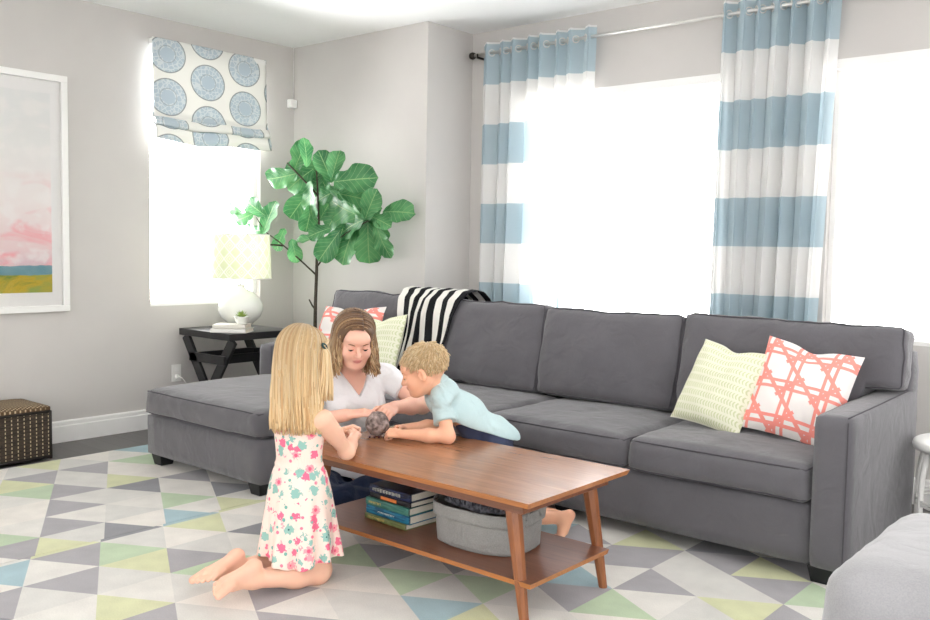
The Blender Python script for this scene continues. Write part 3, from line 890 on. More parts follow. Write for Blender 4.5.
r, z0, h, w, d, yaw = books[3]; R = Matrix.Rotation(yaw, 3, 'Z'); c = Vector(r.location)
v0 = G().box(-.05, .04, -d / 2 - .0052, -d / 2 - .003, h / 2 - .006, h / 2 + .006)
g = G().add([tuple(R @ Vector(p) + c) for p in v0.v], v0.f); g.put('spine_label', M['orange'], [o for o in r.children if o.name.startswith('cover')][0], smooth=False)
# =================================================================== FABRIC BIN + FUR THROW
bc = (-2.055, 2.575, .1685)
binr = thing('storage_basket', 'soft grey felt storage basket on the coffee table shelf', 'basket', bc)
def oval(a, rx, ry, p=2.6):
    ca, sa = math.cos(a), math.sin(a)
    k = (abs(ca / 1) ** p + abs(sa / 1) ** p) ** (-1 / p)
    return ca * k * rx, sa * k * ry
def bin_fn(z0, z1, ro, rib=.0):
    def fn(u, w):
        a = 2 * PI * u
        zz = z0 + (z1 - z0) * w
        t = zz / .15
        rx, ry = (.188 + .010 * t) + ro, (.150 + .010 * t) + ro
        x, y = oval(a, rx, ry)
        s = 1 + .012 * math.sin(5 * a + 4 * t) * t + .008 * math.sin(11 * a + 2)
        return (bc[0] + x * s, bc[1] + y * s, bc[2] + zz + .003 * math.sin(3 * a))
    return fn
g = G().grid(bin_fn(.004, .146, 0), 64, 10, closed_u=True)
g2 = G().grid(lambda u, w: (bc[0] + oval(2 * PI * u, .186, .148)[0] * w, bc[1] + oval(2 * PI * u, .186, .148)[1] * w, bc[2] + .004), 64, 4, closed_u=True)
g.add(g2.v, g2.f); g.put('body', M['bin'], binr, solid=.006)
G().grid(bin_fn(.104, .150, .009), 64, 5, closed_u=True).put('folded_cuff', M['bin'], binr, solid=.006)
# two handles
for s in (-1, 1):
    pts = [(bc[0] + s * .205, bc[1] + .045 * math.cos(t), bc[2] + .125 + .045 * math.sin(t)) for t in np.linspace(0, PI, 9)]
    G().tube(pts, .006, 6).put('handle', M['bin'], binr)
def m_fur():
    a = N('long_grey_fur'); co = a.coord()
    n = a.noise(co, 60, 4); c = a.ramp(n, [(.35, srgb(70, 70, 76)), (.7, srgb(150, 150, 158))])
    a.color(c); a.rough(.9, .1); return a.m
M['fur'] = m_fur()
fr = G(); rr = random.Random(3)
def furh(x, y):
    q = (x / .19) ** 2 + (y / .13) ** 2
    return .172 + .045 * max(0, 1 - q) + .02 * noise.noise(Vector((x * 18, y * 18, 3)))
def fpos(u, v):
    a = 2 * PI * u; rr_ = v
    x, y = oval(a, .168 * rr_, .130 * rr_)
    return (bc[0] + x, bc[1] + y, bc[2] + furh(x, y) - .025)
fr.grid(fpos, 40, 10, closed_u=True)
for i in range(2600):
    a = rr.uniform(0, 2 * PI); q = math.sqrt(rr.uniform(0, 1)) * .97
    x, y = oval(a, .166 * q, .128 * q); z = furh(x, y) - .027
    dx, dy = rr.uniform(-.6, .6) + x * 1.2, rr.uniform(-.6, .6) + y * 1.2
    p0 = np.array((bc[0] + x, bc[1] + y, bc[2] + z)); L = rr.uniform(.018, .030)
    t = np.array((dx, dy, .8)); t /= np.linalg.norm(t)
    p1 = p0 + t * L; p2 = p1 + (t + np.array((dx, dy, -.9)) * .6) * L * .5
    if abs(p2[0] - bc[0]) > .172 or abs(p2[1] - bc[1]) > .135: p1 = p0 + np.array((0, 0, L)); p2 = p1 + np.array((0, 0, .004))
    s = np.array((-t[1], t[0], 0)) / (np.hypot(t[0], t[1]) + 1e-6) * .0016
    fr.add([p0 - s, p0 + s, p1 + s * .8, p1 - s * .8, p2], [(0, 1, 2, 3), (3, 2, 4)])
fur = fr.put('fur_throw', M['fur'])
tag(fur, 'shaggy dark grey fur throw bundled inside the felt basket', 'blanket')
# =================================================================== SIDE TABLE, LAMP, BOOKS, SUCCULENT
SX0, SX1, SY0, SY1, SZ = -5.44, -4.86, 3.405, 3.945, .675
st = thing('side_table', 'black painted wooden side table with crossed legs beside the chaise', 'table', ((SX0 + SX1) / 2, (SY0 + SY1) / 2, 0))
G().box(SX0, SX1, SY0, SY1, SZ - .046, SZ).put('tabletop', M['black_wood'], st, smooth=False, bevel=.004)
for y in (SY0 + .03, SY1 - .03):
    g = G(); g.beam((SX0 + .038, y, SZ - .046), (SX1 - .10, y, .0), .075, .022, (0, 1, 0)); g.put('leg', M['black_wood'], st, smooth=False, bevel=.003)
    g = G(); g.beam((SX1 - .035, y + .023, SZ - .046), (SX0 + .10, y + .023, .0), .075, .022, (0, 1, 0)); g.put('leg', M['black_wood'], st, smooth=False, bevel=.003)
    G().box(SX0 + .09, SX1 - .09, y - .011, y + .011, SZ - .215, SZ - .155).put('rail', M['black_wood'], st, smooth=False, bevel=.003)
for x in (SX0 + .14, SX1 - .18):
    G().box(x, x + .022, SY0 + .03, SY1 - .03, SZ - .215, SZ - .155).put('rail', M['black_wood'], st, smooth=False, bevel=.003)
for x in (SX0 + .11, SX1 - .13):
    G().box(x, x + .022, SY0 + .03, SY1 - .03, .10, .14).put('rail', M['black_wood'], st, smooth=False, bevel=.003)
LC = (-5.14, 3.69, SZ)
lamp = thing('table_lamp', 'white round-based table lamp with a pale green lattice drum shade on the black side table', 'lamp', LC)
prof = [(0.0, 0.0), (.070, 0), (.074, .012), (.062, .022), (.085, .040), (.130, .080), (.150, .130), (.148, .170), (.125, .215), (.085, .250), (.045, .270), (.030, .282), (.028, .30), (.034, .305), (.0, .306)]
G().lathe(prof, LC, 48, cap=False).put('base', M['ceramic'], lamp)
G().tube([(LC[0], LC[1], LC[2] + .30), (LC[0], LC[1], LC[2] + .60)], .006, 8).put('stem', M['chrome'], lamp)
def m_shade():
    a = N('lattice_lampshade'); u, v, w = a.sep(a.uv())
    U = a.math('MULTIPLY', u, 16); V = a.math('MULTIPLY', v, 3.4 / .295)
    ta = a.math('ABSOLUTE', a.math('SUBTRACT', a.math('FRACT', U), .5))
    tb = a.math('ABSOLUTE', a.math('SUBTRACT', a.math('FRACT', V), .5))
    s = a.math('ADD', ta, tb)
    l1 = a.math('LESS_THAN', a.math('ABSOLUTE', a.math('SUBTRACT', s, .5)), .07)
    l2 = a.math('LESS_THAN', a.math('ABSOLUTE', a.math('SUBTRACT', s, .27)), .035)
    l3 = a.math('LESS_THAN', s, .07)
    m = a.math('MAXIMUM', l1, a.math('MAXIMUM', l2, l3))
    col = a.mix(m, srgb(232, 235, 214), srgb(250, 250, 247))
    a.color(col); a.rough(.9, .1)
    translucent(a, .6, col)
    return a.m
M['lampshade'] = m_shade()
g = G().lathe([(.205, .345), (.192, .640)], LC, 64, cap=False)
g.put('lamp_shade', M['lampshade'], lamp, solid=.003)
for z, r in ((.345, .205), (.640, .192)):
    g = G(); g.tube([(LC[0] + r * math.cos(a), LC[1] + r * math.sin(a), LC[2] + z) for a in np.linspace(0, 2 * PI, 48, endpoint=False)], .004, 6, closed=True); g.put('shade_trim', M['white'], lamp)
g = G()
for k in range(3):
    a = k * 2 * PI / 3; g.tube([(LC[0], LC[1], LC[2] + .60), (LC[0] + .192 * math.cos(a), LC[1] + .192 * math.sin(a), LC[2] + .638)], .002, 5)
g.put('shade_spider', M['white'], lamp)
M['cover_white'] = mplain('white_book_cover', srgb(236, 234, 228), .5)
M['cover_cream'] = mplain('cream_book_cover', srgb(222, 218, 208), .5)
b1 = book((-4.985, 3.515, SZ), .235, .17, .026, .62, M['cover_white'], 'white book under another, below the succulent on the black side table', 'white books on the side table')
b2 = book((-4.985, 3.515, SZ + .027), .215, .155, .026, .66, M['cover_cream'], 'cream white book directly under the small succulent pot on the side table', 'white books on the side table')
pc = (-4.94, 3.555, SZ + .0535)
suc = thing('succulent', 'small green succulent in a white bowl pot on the stacked white books', 'plant', pc)
G().lathe([(.0, .0), (.030, 0), (.034, .004), (.050, .045), (.052, .050), (.046, .050), (.043, .042), (0, .040)], pc, 32, cap=False).put('pot', M['ceramic'], suc)
M['soil'] = mplain('dark_soil', srgb(70, 58, 46), .95, .1, .3, 80)
G().lathe([(.044, .0405), (.02, .043), (0, .044)], pc, 24, cap=False).put('soil', M['soil'], suc)
def m_succ():
    a = N('succulent_leaf'); z = a.sep(a.coord())[2]
    a.color(a.mix(a.noise(a.coord(), 40, 2), srgb(112, 160, 88), srgb(188, 200, 96))); a.rough(.4, .4); return a.m
M['succ'] = m_succ()
g = G(); rr = random.Random(5)
for ring, (n, el, L) in enumerate(((8, .35, .045), (7, .75, .045), (5, 1.15, .042), (2, 1.45, .034))):
    for k in range(n):
        a = 2 * PI * k / n + ring * .5; d = Vector((math.cos(a) * math.cos(el), math.sin(a) * math.cos(el), math.sin(el)))
        s = Vector((-math.sin(a), math.cos(a), 0)); up = s.cross(d) * -1
        pts = []; v = []; f = []
        base = Vector(pc) + Vector((0, 0, .045))
        for j, (t, wd) in enumerate(((0, .003), (.35, .008), (.7, .006), (1, .0006))):
            p = base + d * L * t + Vector((0, 0, .006 * t * t))
            v += [p - s * wd, p - up * wd * .5, p + s * wd, p + up * wd * .35]
        for j in range(3):
            for q in range(4):
                r_ = (q + 1) % 4; f.append((j * 4 + q, j * 4 + r_, j * 4 + 4 + r_, j * 4 + 4 + q))
        g.add(v, f)
g.put('foliage', M['succ'], suc)
# =================================================================== FIDDLE LEAF FIG
PCN = (-4.915, 4.165, 0)
fig = thing('potted_fig_tree', 'tall fiddle-leaf fig tree with broad green leaves in the corner behind the side table', 'plant', PCN)
M['pot'] = mplain('white_planter', srgb(225, 222, 214), .5)
G().lathe([(0, .0), (.125, 0), (.13, .01), (.165, .29), (.170, .30), (.158, .30), (.152, .27), (0, .262)], PCN, 40, cap=False).put('pot', M['pot'], fig)
G().lathe([(.152, .266), (.05, .272), (0, .274)], PCN, 32, cap=False).put('soil', M['soil'], fig)
M['bark'] = mplain('dark_bark', srgb(74, 68, 60), .9, .1, .25, 60, .4, 60)
trunk_pts = [(-4.915, 4.165, .26), (-4.92, 4.16, .60), (-4.905, 4.15, .85), (-4.895, 4.15, 1.05), (-4.89, 4.15, 1.20), (-4.87, 4.15, 1.36), (-4.87, 4.14, 1.55), (-4.88, 4.13, 1.80)]
G().tube(trunk_pts, [.016, .014, .012, .011, .010, .009, .007, .005], 8).put('trunk', M['bark'], fig)
BR = [[(-4.892, 4.15, 1.10), (-4.80, 4.16, 1.20), (-4.72, 4.17, 1.28), (-4.62, 4.18, 1.34), (-4.42, 4.19, 1.42)],
      [(-4.892, 4.15, 1.04), (-4.98, 4.11, 1.12), (-5.06, 4.06, 1.20), (-5.12, 4.0, 1.27), (-5.20, 3.94, 1.34), (-5.25, 3.90, 1.44)],
      [(-5.10, 4.02, 1.245), (-5.17, 3.98, 1.25), (-5.24, 3.95, 1.245)],
      [(-4.908, 4.152, .80), (-4.93, 4.14, .83), (-4.95, 4.13, .87)],
      [(-4.88, 4.14, 1.60), (-4.98, 4.08, 1.72), (-5.06, 4.02, 1.82)]]
for b in BR: G().tube(b, [.007 - .0008 * i for i in range(len(b))], 6).put('branch', M['bark'], fig)
def m_leaf():
    a = N('fig_leaf'); u, v, w = a.sep(a.uv())
    rib = a.math('LESS_THAN', a.math('ABSOLUTE', a.math('SUBTRACT', u, .5)), .018)
    vv = a.math('ADD', v, a.math('MULTIPLY', a.math('ABSOLUTE', a.math('SUBTRACT', u, .5)), -.55))
    vein = a.math('LESS_THAN', a.math('ABSOLUTE', a.math('SUBTRACT', a.math('FRACT', a.math('MULTIPLY', vv, 7)), .5)), .045)
    m = a.math('MAXIMUM', rib, a.math('MULTIPLY', vein, .6))
    n = a.noise(a.coord(), 7, 3)
    c0 = a.ramp(n, [(.35, srgb(58, 122, 74)), (.65, srgb(104, 168, 108))])
    col = a.mix(m, c0, srgb(150, 190, 130))
    a.color(col); a.rough(.33, .5)
    a.bump(a.math('MULTIPLY', m, -1.0), .4, .004)
    translucent(a, .28, col)
    return a.m
M['leaf'] = m_leaf()
IR = Vector((.966, .259, 0)); IU = Vector((0, 0, 1)); IC = Vector((.46, -.888, 0))
def crop2w(cx_, cy_, off=0):
    """canopy positions noted as metres right / up of the trunk fork, depth off towards the room"""
    r = (cx_ - 215) * .00226; u = (520 - cy_) * .00226
    return Vector((-4.905, 4.15, .937)) + IR * r * (1.02 if r < 0 else 1.18) + IU * u + IC * off - Vector((0, 0, .0))
def leaf(g, c, ang, L, tilt, roll, rr):
    d = (IR * math.cos(ang) + IU * math.sin(ang)).normalized()
    nrm = IC.copy()
    d = (d * math.cos(tilt) + IC * math.sin(tilt)).normalized()
    side = nrm.cross(d).normalized(); nrm = d.cross(side).normalized()
    if nrm.dot(IC) < 0: nrm = -nrm
    q = Matrix.Rotation(roll, 3, d); side = q @ side; nrm = q @ nrm
    W = L * .40; nu, nv = 10, 14
    ph = rr.uniform(0, 6); curl = rr.uniform(.12, .3) * L; cup = rr.uniform(.1, .3)
    def fn(u, v):
        x = 2 * u - 1
        w = W * (max(v, 1e-4) ** .55) * (max(1 - v, 0) ** .38) * 1.45 * (1 - .28 * math.exp(-((v - .30) / .13) ** 2))
        y = -L / 2 + L * v
        wav = .035 * L * math.sin(v * 17 + ph + (2 if x > 0 else 0)) * x * x
        p = c + d * y + side * (x * w) + nrm * (cup * w * x * x * 1.0 + wav - curl * (v - .3) ** 2)
        if p.y > 4.36: p.y = 4.36 + .06 * (1 - math.exp(-(p.y - 4.36) / .06))
        return tuple(p)
    g.grid(fn, nu, nv)
LV = [(155, 105, 60, 85), (200, 100, 95, 72), (95, 170, 190, 95), (165, 165, 215, 110), (160, 255, 230, 100), (215, 245, 262, 95), (200, 300, 250, 78),
      (245, 140, 110, 85), (290, 138, 80, 75), (352, 185, 5, 115), (300, 195, 300, 75), (265, 225, 200, 75), (345, 235, -10, 90), (310, 270, 160, 130),
      (280, 290, 230, 80), (400, 262, 60, 85), (460, 278, 0, 95), (418, 305, -20, 70), (375, 375, 265, 112), (422, 365, 290, 92), (315, 375, 250, 105),
      (268, 382, 235, 92), (185, 362, 185, 85), (240, 340, 200, 65), (66, 300, 75, 95), (80, 365, 250, 62), (148, 400, 280, 62), (335, 320, 200, 95), (370, 290, 30, 80)]
rr = random.Random(21); g = G()
for x, y, a, L in LV:
    edge = (x, y) in ((200, 100), (185, 362))
    leaf(g, crop2w(x, y, rr.uniform(-.03, .14)), math.radians(a), L * .00226 * 1.25, rr.uniform(-.35, .35), 1.1 if edge else rr.uniform(-.55, .55), rr)
for x, y, a, L in [(230, 190, 120, 90), (250, 260, 60, 90), (180, 210, 170, 90), (330, 230, 30, 90), (290, 330, 270, 90), (400, 330, 310, 80), (130, 150, 140, 80), (220, 170, 200, 80), (360, 330, 250, 90), (350, 255, 80, 80), (225, 150, 50, 70)]:
    leaf(g, crop2w(x, y, rr.uniform(-.07, .0)), math.radians(a), L * .00226 * 1.15, rr.uniform(-.5, .5), rr.uniform(-.7, .7), rr)
for x, y, a, L, off in [(15, 268, 150, 85, .12), (10, 340, 185, 75, .14), (-15, 300, 200, 70, .18), (-45, 275, 165, 60, .2)]:
    leaf(g, crop2w(x, y, off), math.radians(a), L * .00226 * 1.1, rr.uniform(-.3, .3), rr.uniform(-.4, .4), rr)
o = g.put('foliage', M['leaf'], fig, useuv=True)
# =================================================================== CURTAINS
ROD = (4.82, 2.565)
rod = thing('curtain_rod', 'thin brushed metal curtain rod running along the window wall', 'curtain rod', (-2.6, ROD[0], ROD[1]))
G().tube([(-4.045, ROD[0], ROD[1]), (-.3, ROD[0], ROD[1])], .011, 12).put('pole', M['chrome'], rod)
G().lathe([(0, -.03), (.02, -.028), (.026, -.01), (.022, .01), (.014, .02), (0, .022)], (0, 0, 0), 16, cap=False)
def finial(x, s):
    g = G(); pr = [(.012, 0), (.020, .004), (.026, .02), (.022, .036), (.008, .044), (.0005, .046)]
    n = 14; v = []; f = []
    for r, t in pr:
        for k in range(n):
            a = 2 * PI * k / n; v.append((x + s * t, ROD[0] + r * math.cos(a), ROD[1] + r * math.sin(a)))
    for i in range(len(pr) - 1):
        for k in range(n):
            l = (k + 1) % n; f.append((i * n + k, i * n + l, (i + 1) * n + l, (i + 1) * n + k))
    g.add(v, f); g.put('finial', M['dark_metal'], rod)
finial(-4.042, -1)
for x in (-4.01, -1.93, -.45):
    g = G().box(x - .012, x + .012, YW - .006, YW, ROD[1] - .045, ROD[1] + .03).box(x - .006, x + .006, ROD[0] - .006, YW - .004, ROD[1] - .026, ROD[1] - .013)
    g.box(x - .006, x + .006, ROD[0] - .014, ROD[0] - .010, ROD[1] - .026, ROD[1] + .006)
    g.put('bracket', M['dark_metal'], rod, smooth=False)
def curtain(x0, x1, xb0, xb1, n, ph, label, seed, flare=0):
    z0, z1 = .02, 2.635; A = .036
    t = thing('curtain', label, 'curtain', ((x0 + x1) / 2, ROD[0], z0), 'curtains at the large windows')
    rr = random.Random(seed); off = [rr.uniform(-.22, .22) for _ in range(n + 2)]
    def pos(u, w):
        k = 1 - w                                     # 0 at the top
        a = x0 + (xb0 - x0) * k; b = x1 + (xb1 - x1) * k
        i = min(int(u * n), n - 1)
        uu = u + .10 / n * math.sin(2 * PI * u * n * .5 + seed) + .03 * k * math.sin(u * 7 + seed)* (1-u)*u*4
        x = a + (b - a) * uu
        y = ROD[0] + A * (1 + .2 * math.sin(u * 9 + seed)) * math.sin(2 * PI * u * n + ph + .9 * k * math.sin(u * 5 + seed)) + .006 * k * math.sin(31 * u + 4 * w)
        x += .012 * math.sin(4 * PI * u * n + ph) * .8
        return x, y
    def fn(u, w):
        x, y = pos(u, w); return (x, y, z0 + (z1 - z0) * w)
    G().grid(fn, n * 22, 40).put('panel', M['curtain'], t)
    wr = (ROD[1] - z0) / (z1 - z0)
    m = 2 * n
    for k in range(m):
        # where the cloth crosses the rod
        u = (k * PI - ph) / (2 * PI * n)
        if u < .01: u += .5 / n if k == 0 else 0
        if u < .005 or u > .995: continue
        x, y = pos(u, wr); xa, ya = pos(u + .002, wr); d = Vector((xa - x, ya - y, 0)).normalized()
        pts = [Vector((x, ROD[0], ROD[1])) + (d * math.cos(a) + Vector((0, 0, 1)) * math.sin(a)) * .021 for a in np.linspace(0, 2 * PI, 16, endpoint=False)]
        G().tube(pts, .0042, 6, closed=True).put('grommet', M['chrome'], t)
curtain(-3.985, -3.085, -4.01, -3.16, 8, .6, 'blue and white striped curtain at the left end of the rod, beside the alcove corner', 3)
curtain(-2.275, -1.605, -2.29, -1.70, 7, .9, 'blue and white striped curtain hanging between the two large windows', 8)
# =================================================================== ROMAN SHADE
def m_roman():
    a = N('medallion_linen'); u, v, w = a.sep(a.uv())     # uv in metres: u along wall, v = height
    P_, Q_ = .31, .28
    def lat(ou, ov):
        fu = a.math('SUBTRACT', a.math('FRACT', a.math('ADD', a.math('MULTIPLY', u, 1 / (2 * P_)), ou)), .5)
        fv = a.math('SUBTRACT', a.math('FRACT', a.math('ADD', a.math('MULTIPLY', v, 1 / Q_), ov)), .5)
        x = a.math('MULTIPLY', fu, 2 * P_); y = a.math('MULTIPLY', fv, Q_ * 1.13)
        return a.math('SQRT', a.math('ADD', a.math('MULTIPLY', x, x), a.math('MULTIPLY', y, y)))
    # centres: (3.335, 2.215+k*.28) and (3.645, 2.352+k*.28)
    r1 = lat(.5 - 3.335 / (2 * P_), .5 - 2.215 / Q_); r2 = lat(.5 - 3.645 / (2 * P_), .5 - 2.352 / Q_)
    r = a.math('MINIMUM', r1, r2)
    inn = a.math('LESS_THAN', r, .135)
    rim = a.math('MULTIPLY', a.math('GREATER_THAN', r, .130), a.math('LESS_THAN', r, .139))
    ring2 = a.math('LESS_THAN', a.math('ABSOLUTE', a.math('SUBTRACT', r, .062)), .003)
    vo = a.n('ShaderNodeTexVoronoi'); vo.feature = 'DISTANCE_TO_EDGE'; vo.inputs['Scale'].default_value = 34
    a.l(a.uv(), vo.inputs['Vector'])
    lace = a.math('MULTIPLY', a.math('LESS_THAN', vo.outputs['Distance'], .09), a.math('GREATER_THAN', r, .05))
    col = a.mix(inn, srgb(243, 242, 237), srgb(192, 205, 213))
    col = a.mix(a.math('MULTIPLY', a.math('MULTIPLY', lace, inn), .55), col, srgb(236, 238, 236))
    col = a.mix(a.math('MULTIPLY', a.math('MAXIMUM', rim, a.math('MULTIPLY', ring2, .6)), .7), col, srgb(128, 134, 134))
    a.color(col); a.rough(.92, .1); a.bump(a.noise(a.coord(), 900, 2), .15, .002)
    translucent(a, .10, col)
    return a.m
M['roman'] = m_roman()
sh = thing('roman_shade', 'white roman shade with blue-grey medallions pulled up over the left window', 'shade', (XL, 3.68, 2.59))
path = [(.045, 2.592), (.050, 2.40), (.058, 2.24), (.062, 2.12), (.075, 2.085), (.050, 2.075), (.045, 2.115), (.060, 2.10), (.092, 2.06), (.095, 2.035), (.060, 2.03), (.05, 2.055), (.07, 2.03), (.085, 1.99), (.08, 1.945)]
def shade_fn(y0, y1):
    seg = [0]
    for i in range(1, len(path)): seg.append(seg[-1] + math.hypot(path[i][0] - path[i - 1][0], path[i][1] - path[i - 1][1]))
    def fn(u, w):
        s = w * seg[-1]; i = 0
        while i < len(path) - 2 and seg[i + 1] < s: i += 1
        t = (s - seg[i]) / (seg[i + 1] - seg[i])
        dx = path[i][0] + (path[i + 1][0] - path[i][0]) * t; z = path[i][1] + (path[i + 1][1] - path[i][1]) * t
        k = max(0, (w - .45) / .55)
        z += -.028 * k * math.sin(PI * u) * 1.0 + .010 * k * math.sin(9 * u + 2) - .035 * k * max(0, .25 - u) * 4 * .5
        dx += .010 * (1 - k) * math.sin(3 * u + 1) + .012 * k * math.sin(14 * u)
        return (XL + dx, y0 + (y1 - y0) * u + .01 * k * math.sin(8 * w), z)
    return fn, seg[-1]
fn_, Lp = shade_fn(3.228, 4.150)
G().grid(fn_, 40, 90, lambda u, w: (3.228 + .922 * u, 2.592 - Lp * w)).put('fabric', M['roman'], sh, solid=.003)
G().box(XL + .001, XL + .042, 3.235, 4.145, 2.555, 2.588).put('headrail', M['trim'], sh, smooth=False)
# =================================================================== FRAMED ART
AY0, AY1, AZ0, AZ1 = 1.56, 2.672, .818, 2.250
art = thing('framed_art', 'white framed landscape print with pink clouds over a green field on the left wall', 'picture', (XL, (AY0 + AY1) / 2, AZ0))
g = G(); fw = .040; d = .035
x0, x1 = XL + .001, XL + d
g.box(x0, x1, AY0, AY1, AZ0, AZ0 + fw).box(x0, x1, AY0, AY1, AZ1 - fw, AZ1).box(x0, x1, AY0, AY0 + fw, AZ0 + fw, AZ1 - fw).box(x0, x1, AY1 - fw, AY1, AZ0 + fw, AZ1 - fw)
g.put('frame', M['white'], art, smooth=False, bevel=.003)
M['mat'] = mplain('white_mat_board', srgb(243, 241, 238), .9, .1)
G().box(x0, x0 + .010, AY0 + fw, AY1 - fw, AZ0 + fw, AZ1 - fw).put('mat_board', M['mat'], art, smooth=False)
def m_print():
    a = N('landscape_print'); u, v, w = a.sep(a.uv()); uvc = a.uv()
    n1 = a.noise(a.mapping(uvc, (2.2, 5, 1)), 1.6, 5, .55, .8); n2 = a.noise(a.mapping(uvc, (5, 9, 1)), 1.5, 4)
    vj = a.math('ADD', v, a.math('MULTIPLY', a.math('SUBTRACT', n2, .5), .03))
    sky = a.ramp(v, [(.14, srgb(226, 200, 204)), (.22, srgb(240, 216, 214)), (.45, srgb(244, 236, 232)), (.75, srgb(238, 237, 233)), (1, srgb(236, 236, 233))])
    pinkm = a.math('MULTIPLY', a.ramp(n1, [(.48, (0, 0, 0, 1)), (.62, (1, 1, 1, 1))]), a.ramp(v, [(.13, (1, 1, 1, 1)), (.35, (.75, .75, .75, 1)), (.62, (0, 0, 0, 1))]))
    sky = a.mix(pinkm, sky, srgb(244, 176, 180))
    wh = a.math('MULTIPLY', a.ramp(n2, [(.5, (0, 0, 0, 1)), (.62, (1, 1, 1, 1))]), .6)
    sky = a.mix(wh, sky, srgb(246, 242, 238))
    land = a.ramp(n1, [(.35, srgb(120, 150, 70)), (.5, srgb(206, 178, 66)), (.65, srgb(150, 172, 92))])
    sea = a.mix(n2, srgb(64, 132, 150), srgb(156, 186, 190))
    c = a.mix(a.math('LESS_THAN', vj, .135), sky, sea)
    c = a.mix(a.math('LESS_THAN', vj, .088), c, land)
    a.color(c); a.rough(.7, .2); return a.m
M['print'] = m_print()
py0, py1, pz0, pz1 = AY0 + .105, AY1 - .100, .938, 2.135
G().add([(x0 + .0108, py0, pz0), (x0 + .0108, py1, pz0), (x0 + .0108, py1, pz1), (x0 + .0108, py0, pz1), (x0 + .0102, py0, pz0), (x0 + .0102, py1, pz0), (x0 + .0102, py1, pz1), (x0 + .0102, py0, pz1)],
        [(0, 1, 2, 3), (7, 6, 5, 4), (0, 4, 5, 1), (1, 5, 6, 2), (2, 6, 7, 3), (3, 7, 4, 0)],
        [(0, 0), (1, 0), (1, 1), (0, 1), (0, 0), (1, 0), (1, 1), (0, 1)]).put('print', M['print'], art, smooth=False, useuv=True)
G().box(x0 + .020, x0 + .022, AY0 + fw - .002, AY1 - fw + .002, AZ0 + fw - .002, AZ1 - fw + .002).put('glass', M['glass'], art, smooth=False)
# =================================================================== WICKER BASKET
HX0, HX1, HY0, HY1, HH = -5.47, -5.10, 1.93, 2.362, .285
ham = thing('wicker_basket', 'dark brown wicker basket with light stitching on the floor under the framed art', 'basket', ((HX0 + HX1) / 2, (HY0 + HY1) / 2, 0))
def m_wicker():
    a = N('dark_wicker'); x, y, z = a.sep(a.coord())
    s = a.math('ADD', x, y)
    col_ = a.math('FRACT', a.math('MULTIPLY', s, 1 / .034)); row = a.math('FRACT', a.math('MULTIPLY', z, 1 / .022))
    dot = a.math('MULTIPLY', a.math('LESS_THAN', a.math('ABSOLUTE', a.math('SUBTRACT', col_, .5)), .085), a.math('LESS_THAN', a.math('ABSOLUTE', a.math('SUBTRACT', row, .5)), .27))
    reed = a.math('SINE', a.math('MULTIPLY', z, 2 * PI / .0065))
    n = a.noise(a.mapping(a.coord(), (30, 30, 160)), 1, 3)
    c = a.ramp(n, [(.3, srgb(38, 32, 28)), (.7, srgb(84, 70, 58))])
    c = a.mix(dot, c, srgb(214, 196, 160))
    a.color(c); a.rough(.6, .4)
    a.bump(a.math('ADD', a.math('MULTIPLY', reed, .5), a.math('MULTIPLY', dot, 1.2)), .8, .004)
    return a.m
M['wicker'] = m_wicker()
g = G()
t = .014
g.box(HX0, HX1, HY0, HY0 + t, .03, HH).box(HX0, HX1, HY1 - t, HY1, .03, HH).box(HX0, HX0 + t, HY0 + t, HY1 - t, .03, HH).box(HX1 - t, HX1, HY0 + t, HY1 - t, .03, HH).box(HX0 + t, HX1 - t, HY0 + t, HY1 - t, .02, .035)
g.put('body', M['wicker'], ham, smooth=False, bevel=.002)
M['wicker_dark'] = mplain('dark_reed', srgb(40, 34, 30), .6, .4, .2, 90, .3, 120)
M['wicker_lid'] = None
def m_lid():
    a = N('tan_wicker_lid'); x, y, z = a.sep(a.coord())
    w1 = a.math('SINE', a.math('MULTIPLY', x, 2 * PI / .022)); w2 = a.math('SINE', a.math('MULTIPLY', y, 2 * PI / .028))
    p = a.math('MULTIPLY', w1, w2)
    a.color(a.ramp(p, [(.2, srgb(92, 72, 52)), (.6, srgb(198, 176, 142))])); a.rough(.7, .3); a.bump(p, .6, .004); return a.m
M['wicker_lid'] = m_lid()
rb('lid', HX0 - .004, HX1 + .004, HY0 - .004, HY1 + .004, HH, HH + .028, .010, ham, M['wicker_lid'], crown=(0, 0, .012), n=(10, 10, 3), wr=.001)
g = G()
for z in (.02, HH - .004):
    g.tube([(HX0, HY0, z), (HX1, HY0, z), (HX1, HY1, z), (HX0, HY1, z)], .009, 6, closed=True)
for x in (HX0, HX1):
    for y in (HY0, HY1): g.tube([(x, y, .010), (x, y, HH)], .009, 6)
g.put('rim', M['wicker_dark'], ham)
# =================================================================== OUTLET, PLUG, SENSOR
ol = thing('wall_outlet', 'white wall outlet with a plugged-in cord low on the left wall', 'outlet', (XL, 3.425, .30))
G().box(XL + .0005, XL + .006, 3.388, 3.462, .300, .418).put('plate', M['white'], ol, smooth=False, bevel=.002)
for z in (.335, .385): G().box(XL + .006, XL + .0075, 3.410, 3.440, z - .014, z + .014).put('socket', M['trim'], ol, smooth=False, bevel=.001)
pl = thing('plug', 'white plug and cord in the wall outlet behind the chaise', 'plug', (XL + .0075, 3.425, .335))
G().box(XL + .0078, XL + .03, 3.412, 3.438, .322, .348).put('body', M['white'], pl, smooth=False, bevel=.004)
G().tube([(XL + .028, 3.425, .335), (XL + .05, 3.44, .33), (XL + .05, 3.47, .29), (XL + .04, 3.50, .20), (XL + .035, 3.54, .08), (XL + .04, 3.60, .006), (XL + .10, 3.75, .006)], .003, 6).put('cord', M['white'], pl)
se = thing('motion_sensor', 'small white motion sensor mounted high in the room corner', 'sensor', (XL + .02, 4.42, 2.28))
